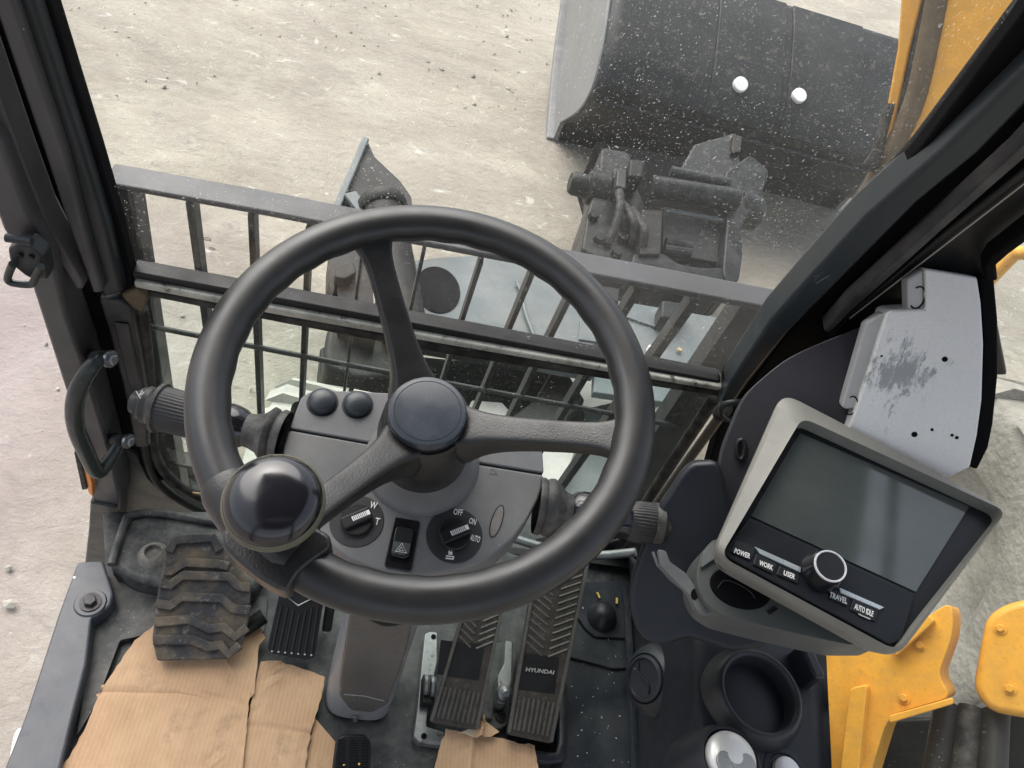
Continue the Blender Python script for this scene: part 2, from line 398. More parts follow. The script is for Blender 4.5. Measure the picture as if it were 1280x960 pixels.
# ------------------------------------------------------------------ text
def text(s, fr, p0, p1, mat, parent, h=0.001, size=None, ext=0.0003, name='lettering', italic=0):
    """text in a frame with its baseline running from pixel p0 to pixel p1"""
    a, b = fr.px(p0, h), fr.px(p1, h)
    cu = bpy.data.curves.new('t', 'FONT'); cu.body = s; cu.extrude = .01; cu.resolution_u = 2; cu.offset = .015
    to = bpy.data.objects.new('t', cu); COL.objects.link(to)
    dg = bpy.context.evaluated_depsgraph_get(); me = bpy.data.meshes.new_from_object(to.evaluated_get(dg))
    bpy.data.objects.remove(to)
    vs = np.array([v.co[:] for v in me.vertices]); x0, x1 = vs[:, 0].min(), vs[:, 0].max()
    d = b - a; L = np.linalg.norm(d); d /= L; e = A([-d[1], d[0]])
    if e @ (fr.px((p0[0], p0[1] - 10), h) - a) < 0: e = -e
    k = L / (x1 - x0); ky = k if size is None else size
    mb = MB(); W = []
    for v in vs:
        q = a + d * (v[0] - x0 + italic * v[1]) * k + e * v[1] * ky
        W.append(fr.P(q, h + (ext if v[2] > 0 else 0)))
    mb.add(W, [tuple(p.vertices) for p in me.polygons])
    bpy.data.meshes.remove(me)
    return obj(name, mb, mat, parent, ang=20)

# ================================================================== THE PLACE OUTSIDE
GZ = -1.0                                      # the ground lies a metre below the cab floor
def build_ground():
    xs = np.unique(np.concatenate([np.linspace(-90, -3, 14), np.linspace(-3, 7, 130), np.linspace(7, 90, 14)]))
    ys = np.unique(np.concatenate([np.linspace(-40, -1, 10), np.linspace(-1, 12, 170), np.linspace(12, 140, 18)]))
    X, Y = np.meshgrid(xs, ys); Zz = np.zeros_like(X)
    for k in range(26):
        w = rng.uniform(1.0, 9.0); th = rng.normal(0, .5) + math.pi / 2
        Zz += .0045 / w ** .6 * np.sin(w * (X * math.cos(th) + Y * math.sin(th)) + rng.uniform(0, 6))
    Zz = np.where((np.abs(X - 2) < 5.5) & (np.abs(Y - 5) < 7.5), Zz, 0) + GZ
    mb = MB(); mb.grid([[(X[i, j], Y[i, j], Zz[i, j]) for j in range(len(xs))] for i in range(len(ys))])
    obj('ground', mb, M['ground'], base=(0, 0, 0), kind='structure', ang=180)
build_ground()

def build_tyre(parent, label, cx, cy, r, w, lugs=22, mat='tyre'):
    cz = GZ + r
    prof = [(r * .52, -w * .42), (r * .60, -w * .5), (r * .84, -w * .52), (r * .93, -w * .48), (r * .955, -w * .3), (r * .965, 0), (r * .955, w * .3), (r * .93, w * .48), (r * .84, w * .52), (r * .60, w * .5), (r * .52, w * .42)]
    t = obj('wheel', MB().lathe((cx, cy, cz), (1, 0, 0), prof, 64), M[mat], parent, ang=60, label=label)
    obj('rim', MB().lathe((cx, cy, cz), (1, 0, 0), [(0, -w * .3), (r * .2, -w * .32), (r * .45, -w * .36), (r * .53, -w * .43), (r * .53, w * .43), (r * .45, w * .36), (0, w * .3)], 40), M[mat], t)
    for i in range(lugs):
        for sgn in (-1, 1):
            mb = MB(); a0 = 2 * math.pi * (i + (.5 if sgn > 0 else 0)) / lugs; rows = []
            for q, (fx, da) in enumerate(((.02, .10), (.22, .02), (.42, -.03), (.53, -.05))):
                hw = .055 + .03 * q / 3
                for rr in (r * .93, r * (1.0 if q < 3 else .93)):
                    for s2 in (-1, 1):
                        a = a0 + da + s2 * hw; rows.append((cx + sgn * fx * w, cy + rr * math.cos(a), cz + rr * math.sin(a)))
            f = []
            for q in range(3):
                b, c = q * 4, q * 4 + 4
                f += [(b + 2, b + 3, c + 3, c + 2), (b, b + 2, c + 2, c), (b + 1, c + 1, c + 3, b + 3)]
            f += [(0, 1, 3, 2), (12, 14, 15, 13)]
            obj('tread_lug', mb.add(rows, f), M[mat], t, ang=30)
    return t

def bolt(parent, c, d, r, name='bolt', mat='bolt', washer=True):
    d = unit(d); mb = MB()
    if washer: mb.lathe(c, d, [(r * 1.6, -.002), (r * 1.6, r * .25), (0, r * .25)], 20)
    mb.lathe(c, d, [(r, 0), (r, r * .9), (r * .85, r * 1.05), (0, r * 1.05)], 6)
    return obj(name, mb, M[mat], parent, ang=25)

def build_stones():
    mb = MB()
    for _ in range(1500):
        x, y = rng.uniform(-2.6, 5.5), rng.uniform(.9, 9.5); r = .006 + .012 * rng.random() ** 3
        a = rng.uniform(0, 3); ca_, sa_ = math.cos(a), math.sin(a); e = rng.uniform(.7, 1.5); v = []
        for k in range(5):
            q = 2 * math.pi * k / 5; rr = r * rng.uniform(.75, 1.2); v.append((x + rr * e * math.cos(q) * ca_ - rr * math.sin(q) * sa_, y + rr * e * math.cos(q) * sa_ + rr * math.sin(q) * ca_, GZ + .002))
        v += [(x + r * .2, y, GZ + r * rng.uniform(.6, 1.0)), (x, y, GZ - .01)]
        mb.add(v, [(k, (k + 1) % 5, 5) for k in range(5)] + [((k + 1) % 5, k, 6) for k in range(5)])
    o = obj('stones', mb, M['stone'], kind='stuff', ang=20, base=(0, 0, 0)); o['label'] = 'small stones and grit scattered over the dusty ground'; o['category'] = 'stones'
M['stone'] = surf('pale_stone', (.33, .315, .27), .9, var=.5, grain=200, gb=.4, vs=3)
build_stones()
# ---- bucket lying with its curved back up
def build_bucket():
    bl = Zp(690, 178, GZ - .015); XL = bl[0]; XR = XL + 2.02
    nx = A([1, 0, 0]); FX = Frame((XL, bl[1], GZ), (-1, 0, 0), (0, 1, 0))
    t = thing('bucket', 'big dark excavator bucket lying back up on the dusty ground', 'bucket', (1.8, bl[1], GZ))
    top = [FX.hit(p) for p in ((700, 153), (712, 146), (724, 136), (738, 112), (748, 75), (755, 35), (760, 0), (764, -30), (767, -60))]
    bot = [FX.hit(p) for p in ((690, 178), (697, 90), (709, -2), (716, -60))]
    curve = catmull(top, 5)
    side = MB(); pl2 = [A([q @ FX.u, q @ FX.v]) for q in [p - FX.O for p in curve + bot[::-1]]]
    side.prism(FX, pl2, -.03, 0); obj('side_plate', side, M['bucket_side'], t, bevel=.006)
    F2 = FX.off(-(XR - XL)); obj('side_plate', MB().prism(F2, pl2, 0, .03), M['bucket_side'], t, bevel=.006)
    for k, xo in ((0, XL), (1, XR)):
        wb = MB(); pts = [p + nx * (xo - XL) for p in bot]
        wb.tube(catmull(pts, 4), .035, 8, up=(1, 0, 0), rh=.045, p=6); obj('wear_strip', wb, M['pane_grey'], t, bevel=.004)
    def bar_at(p0, p1, w, h, name, m):
        F = FX.off(-.10); obj(name, MB().bar(F.hit(p0), F.hit(p1), w, h), M[m], t, bevel=.006)
    # curved shell, bulging between the side plates
    rows = []; cz = A([0, 0, 1])
    prof = [bot[0] + A([0, .04, .0])] + curve
    for p in prof:
        rows.append([p + nx * (.012 + (XR - XL - .024) * k / 24) for k in range(25)])
    sh = MB(); sh.grid(rows); obj('shell', sh, M['bucket'], t, solid=.03, ang=40)
    # wear pads on the back
    for x0, x1 in ((.62, 1.02), (1.06, 1.50)):
        rows = []
        for i, p in enumerate(curve[16:], 16):
            nn = unit(np.cross(nx, curve[min(i + 1, len(curve) - 1)] - curve[i - 1]));
            if nn[2] < 0: nn = -nn
            rows.append([p + nx * (x0 + (x1 - x0) * k / 5) + nn * .012 for k in range(6)])
        obj('wear_pad', MB().grid(rows), M['bucket'], t, solid=.03, bevel=.006)
    # cross seam, stiffeners and two pale discs standing in for bright holes through the shell
    i0 = 13; p = curve[i0] + A([0, -.02, .02])
    obj('weld_seam', MB().tube([p + nx * .05, p + nx * .9, p + nx * (XR - XL - .05)], .016, 8), M['bucket'], t)
    FB = Frame(curve[14] + A([0, -.01, .03]), unit(A([0, -.55, .83])))
    def on_shell(q):
        for a, b in zip(curve[:-1], curve[1:]):
            nn = unit(np.cross(nx, b - a)); h = hit(q, nn, nn @ a); k = (h - a) @ (b - a) / ((b - a) @ (b - a))
            if -.01 <= k <= 1.01: return h, nn if nn[2] > 0 else -nn
    for q in ((923, 108), (996, 122)):
        c, nn = on_shell(q); obj('hole_disc', MB().lathe(c, nn, [(0, .036), (.036, .035), (.040, .031), (.040, -.02)], 20), M['hole_white'], t)
    obj('scratch_plate', MB().bar(FB.hit((842, 117)), FB.hit((895, 130)), .018, .012), M['bucket_side'], t, bevel=.003)
    return t
M['hole_white'] = plain('hole_disc_white', (.75, .75, .72), .5)
build_bucket()

# ---- quick coupler lying against the bucket
def build_coupler():
    F = Frame(Zp(830, 270, -.50), unit(A([-.05, -.30, .95])))
    t = thing('quick_coupler', 'dark quick coupler with ears and a thick pin at the near side of the bucket', 'coupler', Zp(830, 300, GZ + .05))
    def P(name, pix, h0, h1, m='coupler', bev=.008, r=0.0):
        return obj(name, MB().pxprism(F, pix, h0, h1, r), M[m], t, bevel=bev)
    P('base_plate', [(745, 176), (945, 214), (940, 262), (925, 275), (918, 352), (790, 332), (762, 230)], -.40, -.02, 'void')
    P('ear', [(752, 183), (788, 190), (797, 235), (812, 262), (806, 300), (795, 332), (762, 329), (738, 318), (727, 312), (735, 262), (748, 225)], -.25, .03, 'coupler', .012, .03)
    P('ear', [(938, 192), (963, 213), (950, 250), (931, 275), (926, 290), (930, 312), (925, 350), (912, 358), (903, 342), (908, 280), (906, 215)], -.25, .07, 'coupler', .012, .03)
    P('side_cheek', [(802, 262), (829, 262), (826, 318), (800, 318)], -.1, .08, 'blade', .006)
    P('front_beam', [(792, 316), (830, 316), (848, 329), (875, 334), (922, 334), (922, 358), (868, 350), (787, 338)], -.2, .06, 'coupler', .02, .02)
    P('lock_plate', [(830, 258), (908, 272), (906, 330), (828, 316)], -.12, -.005, 'bucket', .006)
    for a, b in (((832, 303), (864, 308)), ((830, 311), (863, 316))):
        obj('rib', MB().tube([F.hit(a, .02), F.hit(b, .02)], .022, 10), M['coupler'], t)
    obj('top_edge', MB().tube([F.hit((831, 262), .03), F.hit((905, 276), .03)], .012, 8), M['deck'], t)
    obj('pin', MB().tube([F.hit((812, 233), .10), F.hit((921, 250), .10)], .052, 20), M['coupler'], t)
    obj('upper_bar', MB().tube([F.hit((838, 214), .06), F.hit((912, 229), .06)], .026, 12), M['bucket'], t)
    obj('pin_boss', MB().lathe(F.hit((753, 238), .0), (-1, 0, 0), [(0, .16), (.045, .16), (.055, .14), (.055, .08), (.08, .07), (.085, -.02), (0, -.02)], 24), M['under'], t, bevel=.004)
    obj('pin_boss', MB().lathe(F.hit((926, 262), .0), (1, 0, 0), [(0, .10), (.06, .10), (.085, .08), (.09, -.02), (0, -.02)], 24), M['coupler'], t, bevel=.004)
    P('hose_block', [(788, 198), (806, 200), (804, 222), (786, 220)], 0, .14, 'under', .01)
    P('hose_block', [(772, 210), (785, 212), (783, 236), (770, 233)], 0, .12, 'bucket', .01)
    P('link_plate', [(868, 180), (921, 165), (926, 205), (905, 225), (850, 212)], -.1, .02, 'bucket', .01)
    P('bracket_tab', [(917, 168), (928, 170), (926, 190), (915, 190)], .02, .05, 'blade', .004)
    for p, q in zip(((770, 215), (775, 250), (790, 262)), ((760, 305), (790, 305), (800, 318))):
        obj('hose', MB().tube(catmull([F.hit(p, .06), F.hit(((p[0] + q[0]) / 2 + 10, (p[1] + q[1]) / 2), .11), F.hit(q, .04)], 6), .020, 10), M['rubber'], t)
    for q in ((741, 272), (748, 300), (778, 300), (770, 318)):
        obj('bolt', MB().lathe(F.hit(q, .03), F.n, [(0, .03), (.022, .03), (.026, .0)], 8), M['under'], t)
    return t
build_coupler()

M['straw2'] = plain('ochre_bolt', (.33, .24, .13), .7)
# ---- dozer blade bracket, its cylinder and the undercarriage
def build_under():
    t = thing('undercarriage', 'teal grey undercarriage deck beyond the crossbar with a round dark hole', 'undercarriage', Zp(700, 420, GZ))
    Fd = Frame(Zp(700, 400, -.45), (0, 0, 1))
    def P(name, pix, h0, h1, m, bev=.008, r=0.0, F=Fd): return obj(name, MB().pxprism(F, pix, h0, h1, r), M[m], t, bevel=bev)
    P('deck_plate', [(470, 332), (545, 322), (610, 318), (742, 342), (742, 470), (470, 420)], -.03, .0, 'deck', .004)
    P('deck_plate', [(746, 371), (965, 408), (955, 520), (742, 490)], -.05, -.02, 'deck', .004)
    P('deck_lip', [(520, 416), (640, 428), (672, 446), (668, 456), (520, 432)], -.02, .02, 'under', .006)
    c = Fd.hit((547, 362), .012); e = [Fd.px((547 + 28 * math.cos(a) * 1.0 + 4 * math.sin(a), 362 + 29 * math.sin(a)), .004) for a in np.linspace(0, 2 * math.pi, 40, endpoint=False)]
    obj('round_hole', MB().prism(Fd, e, -.02, .004), M['void'], t)
    P('lug', [(828, 374), (862, 380), (852, 400), (826, 396)], -.05, .05, 'under', .01)
    P('lug', [(752, 356), (776, 360), (774, 378), (752, 374)], -.05, .04, 'under', .01)
    obj('grease_pipe', MB().tube([Fd.hit(p, .012) for p in ((646, 352), (650, 362), (657, 392), (672, 432))], .007, 8), M['deck'], t)
    obj('deck_bolt', MB().lathe(Fd.hit((849, 438), -.01), (0, 0, 1), [(0, .007), (.009, .007), (.011, 0)], 10), M['straw2'], t)
    obj('deck_bolt', MB().lathe(Fd.hit((811, 438), -.01), (0, 0, 1), [(0, .02), (.009, .02), (.011, 0)], 10), M['white'], t)
    P('weld_seam', [(780, 392), (838, 412), (838, 415), (780, 395)], -.02, -.01, 'deck', .002)
    P('cover_plate', [(725, 400), (752, 403), (752, 428), (724, 424)], -.0, .008, 'deck', .003)
    # the frame under the lower pane
    Fl = Frame(Zp(640, 500, -.62), (0, 0, 1))
    P('frame_beam', [(400, 432), (700, 462), (735, 520), (720, 545), (640, 540), (400, 500)], -.15, 0, 'under', .01, .02, Fl)
    P('frame_beam', [(690, 462), (708, 462), (732, 500), (712, 520), (700, 545), (655, 545), (640, 520), (668, 500)], -.05, .06, 'blade', .01, 0, Fl)
    P('pale_plate', [(590, 500), (628, 503), (660, 540), (720, 560), (700, 620), (600, 600), (570, 540)], .0, .03, 'palestep', .004, 0, Fl)
    P('axle_beam', [(690, 520), (775, 500), (800, 545), (760, 640), (650, 640), (680, 560)], -.12, -.03, 'deck', .01, .02, Fl)
    P('pale_plate', [(705, 470), (800, 470), (830, 500), (790, 520), (730, 510)], -.25, -.2, 'palestep', .006, .02, Fl)
    P('side_step', [(700, 590), (800, 560), (790, 690), (700, 690)], -.22, -.16, 'deck', .006, 0, Fl)
    P('side_step', [(190, 560), (260, 566), (262, 588), (195, 582)], -.35, -.3, 'under', .006, 0, Fl)
    P('step_pad', [(232, 590), (262, 592), (268, 616), (240, 614)], -.4, -.34, 'under', .006, .02, Fl)
    t2 = thing('blade_bracket', 'dark dozer blade bracket with a pointed wing plate standing before the windscreen', 'bracket', Zp(470, 400, GZ))
    Fb = Frame(Zp(470, 300, -.36), unit(A([.02, -.10, .99])))
    def Q(name, pix, h0, h1, m='blade', bev=.008, r=0.0): return obj(name, MB().pxprism(Fb, pix, h0, h1, r), M[m], t2, bevel=bev)
    Q('wing_plate', [(458, 173), (468, 196), (500, 226), (514, 246), (516, 262), (505, 300), (415, 300), (421, 262), (440, 222)], -.05, .0, 'blade', .008, .01)
    obj('edge_strip', MB().bar(Fb.hit((457, 175), .01), Fb.hit((420, 263), .01), .026, .03, Fb.n), M['deck'], t2, bevel=.006)
    obj('gusset', MB().bar(Fb.hit((437, 243), .02), Fb.hit((457, 268), .02), .05, .025, Fb.n), M['deck'], t2, bevel=.006)
    a = Fb.hit((478, 258), .02); b = Fb.hit((508, 425), -.04)
    obj('lift_cylinder', MB().tube([a, b], .075, 32), M['blade'], t2, ang=50)
    obj('cylinder_cap', MB().lathe(a, unit(a - b), [(.082, -.03), (.088, -.02), (.088, .01), (.08, .022), (.070, .010), (.0, .006)], 40), M['blade'], t2)
    Q('column_plate', [(412, 305), (462, 300), (470, 425), (424, 402), (421, 350), (416, 368), (411, 350)], -.14, .01, 'blade', .012, .006)
    Q('knuckle', [(420, 332), (441, 326), (446, 340), (432, 348), (418, 346)], .01, .05, 'blade', .012, .01)
    Q('foot_block', [(410, 405), (440, 402), (498, 412), (500, 470), (450, 474), (408, 458), (404, 440)], -.30, -.06, 'blade', .02, .03)
    return t
UC = build_under()
build_tyre(UC, 'dusty grey front wheel just beyond the lower pane', -.11, 1.08, .42, .36)
build_tyre(UC, 'pale muddy wheel seen through the side window', 1.95, 1.32, .56, .55, mat='tyre2', lugs=16)

# ---- the yellow boom right of the cab
def build_boom():
    t = thing('boom', 'yellow excavator boom with a brown hose rising beyond the right pillar', 'boom', Zp(1100, 300, GZ))
    fr = Frame(CAM + ray(1100, 200) * 1.75, unit(A([-.55, -.75, .2])), (1, 0, 0))
    def P(name, pix, h0, h1, m, bev=.006): return obj(name, MB().pxprism(fr, pix, h0, h1), M[m], t, bevel=bev)
    P('side_plate', [(1131, -60), (1168, -60), (1138, 60), (1116, 165), (1090, 238), (1052, 292), (1046, 288), (1085, 225), (1104, 160), (1122, 60)], -.03, .0, 'yellow')
    P('main_beam', [(1186, -60), (1320, -60), (1270, 60), (1150, 210), (1075, 300), (1060, 300), (1105, 235), (1150, 110)], -.30, .03, 'yellow')
    obj('hose', MB().tube(catmull([fr.hit(p, .03) for p in ((1182, -60), (1163, 40), (1142, 130), (1108, 200), (1075, 258), (1036, 305))], 6), .022, 12), M['hose'], t)
    obj('hose', MB().tube(catmull([fr.hit(p, -.02) for p in ((1172, -60), (1150, 40), (1128, 130), (1100, 205), (1066, 262))], 6), .016, 12), M['rubber'], t)
    obj('bolt', MB().lathe(fr.hit((1126, 211), .03), fr.n, [(0, .008), (.006, .008), (.009, .004), (.009, 0)], 10), M['under'], t)
    t2 = thing('rubber_stop', 'short black rubber stop hanging beside the yellow boom', 'rubber stop', fr.hit((1085, 205)))
    obj('stop_block', MB().pxprism(fr, [(1078, 205), (1092, 185), (1104, 190), (1098, 206), (1086, 216)], .02, .07), M['rubber'], t2, bevel=.004)
    obj('stop_stem', MB().tube([fr.hit((1096, 190), .045), fr.hit((1112, 130), .03)], .012, 10), M['rubber'], t2)
build_boom()
def build_boomfoot():
    t = thing('yellow_machinery', 'yellow machine plates outside, below the monitor', 'machinery', Zp(1100, 880, GZ))
    fr = Frame(CAM + ray(1110, 860) * 1.35, unit(A([-.75, -.35, .55])), (0, -1, 0))
    def P(name, pix, h0, h1, m, bev=.02, r=.03): return obj(name, MB().pxprism(fr, pix, h0, h1, r), M[m], t, bevel=bev)
    P('cover_plate', [(1028, 775), (1080, 770), (1115, 812), (1160, 770), (1190, 750), (1192, 790), (1172, 845), (1190, 872), (1110, 895), (1078, 1000), (1028, 1000)], -.1, 0, 'yellow')
    P('side_plate', [(1232, 770), (1262, 752), (1320, 745), (1320, 905), (1235, 890), (1215, 860)], -.15, -.04, 'yellow')
    P('rib', [(1062, 860), (1084, 855), (1070, 1000), (1045, 1000)], 0, .03, 'yellow', .008, .01)
    P('flange', [(1112, 808), (1160, 768), (1168, 776), (1120, 820)], 0, .022, 'yellow', .004, .004)
    P('flange', [(1110, 895), (1190, 872), (1192, 880), (1112, 904)], 0, .018, 'yellow', .004, .004)
    for q in ((1150, 806), (1130, 872), (1250, 785), (1262, 860)):
        c = fr.hit(q, .0 if q[0] < 1200 else -.04); bolt(t, c, fr.n, .007, 'bolt', 'yellow')
    P('frame_plate', [(1085, 900), (1300, 890), (1300, 1010), (1070, 1010)], -.35, -.2, 'under', .01)
    for k, (a, b) in enumerate((((1185, 880), (1165, 990)), ((1215, 885), (1200, 990)), ((1245, 890), (1240, 990)))):
        obj('hose', MB().tube([fr.hit(a, -.1), fr.hit(b, -.05)], .022, 12), M[('blade', 'rubber', 'blade')[k]], t)
build_boomfoot()

# ---- guard of bars outside the windscreen
FW_D, FG_D = .585, .655
def build_guard():
    t = thing('window_guard', 'black steel bar guard in front of the lower windscreen', 'window guard', Wp(540, 560, FG_D))
    F = Frame(Wp(540, 400, FG_D), -NW, (1, 0, 0))
    def P(name, pix, h0, h1, m, bev=.002): return obj(name, MB().pxprism(F, pix, h0, h1), M[m], t, bevel=bev)
    P('top_rail', [(129, 228), (330, 263.5), (560, 308), (760, 346), (972, 386), (968, 393), (760, 353), (560, 315), (330, 270.5), (130, 234)], -.035, .0, 'rail', .003)
    nadir = A([350, 1105])
    def down(p, L):
        d = nadir - A(p); d /= np.linalg.norm(d); return A(p) + d * L
    tops = [(236, 255, 6.0), (313, 270, 5.0), (385, 287, 4.5), (454, 302, 2.2), (529, 318, 3.0), (601, 330, 4.0), (665, 345, 4.5), (722, 355, 5.0), (797, 366, 6.5), (868, 380, 8)]
    for x, y, w in tops:
        a, b = F.hit((x, y)), F.hit(down((x, y), 400))
        obj('guard_bar', MB().bar(a - NW * .018 * 0 + NW * .012, b + NW * .012, w * 2 * .75 / 940, .022, NW), M['guard'], t, bevel=.0015)
    P('end_post', [(137, 236), (166, 242), (208, 500), (232, 630), (200, 640), (178, 500)], -.04, -.004, 'guard')
    P('end_post', [(926, 384), (972, 392), (850, 570), (790, 670), (740, 660), (860, 480)], -.045, -.006, 'guard')
    F2 = F.off(-.012)
    obj('cross_rod', MB().tube([F2.hit(p, .016) for p in ((168, 404), (430, 455), (850, 533))], .0042, 10), M['guard'], t)
    obj('cross_rod', MB().tube([F2.hit(p, .016) for p in ((195, 575), (430, 622), (800, 690))], .0042, 10), M['guard'], t)
    return t
build_guard()

# ================================================================== THE CAB
def build_windscreen():
    t = thing('windscreen', 'dusty upper windscreen pane with dirt specks and a black bottom frame', 'windscreen', Wp(540, 410, FW_D))
    F = Frame(Wp(540, 400, FW_D), -NW, (1, 0, 0))
    obj('pane', MB().prism(F, pix2(F, [(40, -90), (1330, -90), (1150, 190), (902, 484), (880, 474), (560, 418), (165, 349)]), -.004, 0), M['glass'], t)
    # black rubber bottom frame with a bright worn edge
    P = lambda name, pix, h0, h1, m, bev=.002: obj(name, MB().pxprism(F, pix, h0, h1), M[m], t, bevel=bev)
    P('bottom_frame', [(163, 340), (350, 374), (560, 413), (900, 477), (903, 484), (560, 424), (350, 386), (167, 352)], -.012, .010, 'black', .003)
    P('worn_strip', [(166, 353), (350, 387), (560, 425), (903, 485), (903, 490), (560, 432), (350, 395), (168, 360)], -.010, .017, 'strip', .003)
    P('lower_seal', [(168, 361), (350, 396), (560, 433), (903, 491), (902, 497), (560, 444), (350, 404), (170, 368)], -.012, .010, 'rubber', .003)
    # etched glass stamp
    for c, r in (((259, 299), 6), ((265, 311), 5)):
        q = F.px(c, .0006); mb = MB()
        ring = [F.P(q + A([math.cos(a), .6 * math.sin(a)]) * r * .6 / 940, .0006) for a in np.linspace(0, 2 * math.pi, 24, endpoint=False)]
        mb.tube(ring, .0004, 5, closed=True)
        for k in (-1, 0, 1): mb.box(F.P(q + A([k * .0013, 0]), .0006), (.0006, .0016, .0002), (F.u, F.v, F.n))
        obj('glass_stamp', mb, M['dimgrey'], t)
    t2 = thing('lower_windscreen', 'green tinted lower windscreen pane with rounded corners below the crossbar', 'windscreen', Wp(500, 600, FW_D))
    obj('pane', MB().prism(F, pix2(F, [(170, 366), (560, 442), (900, 497), (815, 650), (700, 720), (500, 700), (270, 650), (185, 620)]), -.006, -.002), M['glass2'], t2)
    g = catmull([F.hit(p, .004) for p in ((176, 385), (184, 450), (190, 520), (192, 560), (202, 585), (222, 606), (250, 622), (290, 640), (400, 668), (520, 690))], 6)
    obj('gasket', MB().tube(g, .0085, 12), M['rubber'], t2)
    g = catmull([F.hit(p, .012) for p in ((160, 385), (170, 450), (178, 520), (182, 566), (195, 600), (222, 624), (262, 643), (330, 660))], 6)
    obj('outer_gasket', MB().tube(g, .0075, 12), M['black'], t2)
    g = [F.hit(p, .004) for p in ((893, 498), (852, 560), (800, 640), (770, 690))]
    obj('gasket', MB().tube(g, .009, 12), M['rubber'], t2)
    obj('gasket_flake', MB().tube(catmull([F.hit(p, .013) for p in ((241, 616), (252, 618), (268, 624), (280, 632))], 5), .0022, 8), M['tan'], t2)
    rod = thing('gas_strut', 'brown dirty strut rod running down right of the lower windscreen', 'strut', F.hit((850, 580), .03))
    obj('rod', MB().tube([F.hit((899, 522), .035), F.hit((810, 645), .035)], .0068, 14), M['strut'], rod)
    obj('end_knob', MB().lathe(F.hit((903, 514), .04), unit(F.hit((899, 522), .035) - F.hit((810, 645), .035)), [(0, -.012), (.009, -.012), (.011, -.004), (.010, .012), (0, .014)], 14), M['rubber'], rod)
    hook = thing('strut_hook', 'black plastic clip beside the top of the strut', 'clip', F.hit((912, 505), .05))
    obj('loop', MB().tube(catmull([F.hit(p, .05) for p in ((935, 502), (910, 504), (902, 510), (904, 520), (916, 525), (940, 522))], 5), .0042, 10), M['dark_teal'], hook)
M['strip'] = surf('worn_metal_edge', (.34, .34, .30), .35, .1, var=.5, grain=120, gb=.3, dust=.9, dustcol=(.60, .59, .52), wear=.9, wearcol=(.03, .03, .03), vs=13)
M['dimgrey'] = plain('etched_glass', (.06, .06, .06), .7)
M['strut'] = surf('rusty_brown_rod', (.075, .062, .052), .42, .2, grain=200, gb=.4, wear=.6, wearcol=(.18, .155, .13), vs=24)
build_windscreen()

def W2(pix, name, mat, d, th, parent=None, bev=.003, r=0, **kw):
    """a post section on the plane of the windscreen, its driver-side face at distance d, th deep"""
    F = Frame(Wp(540, 400, d), -NW, (1, 0, 0))
    return obj(name, MB().pxprism(F, pix, -th, 0, r), M[mat], parent, bevel=bev, **kw)

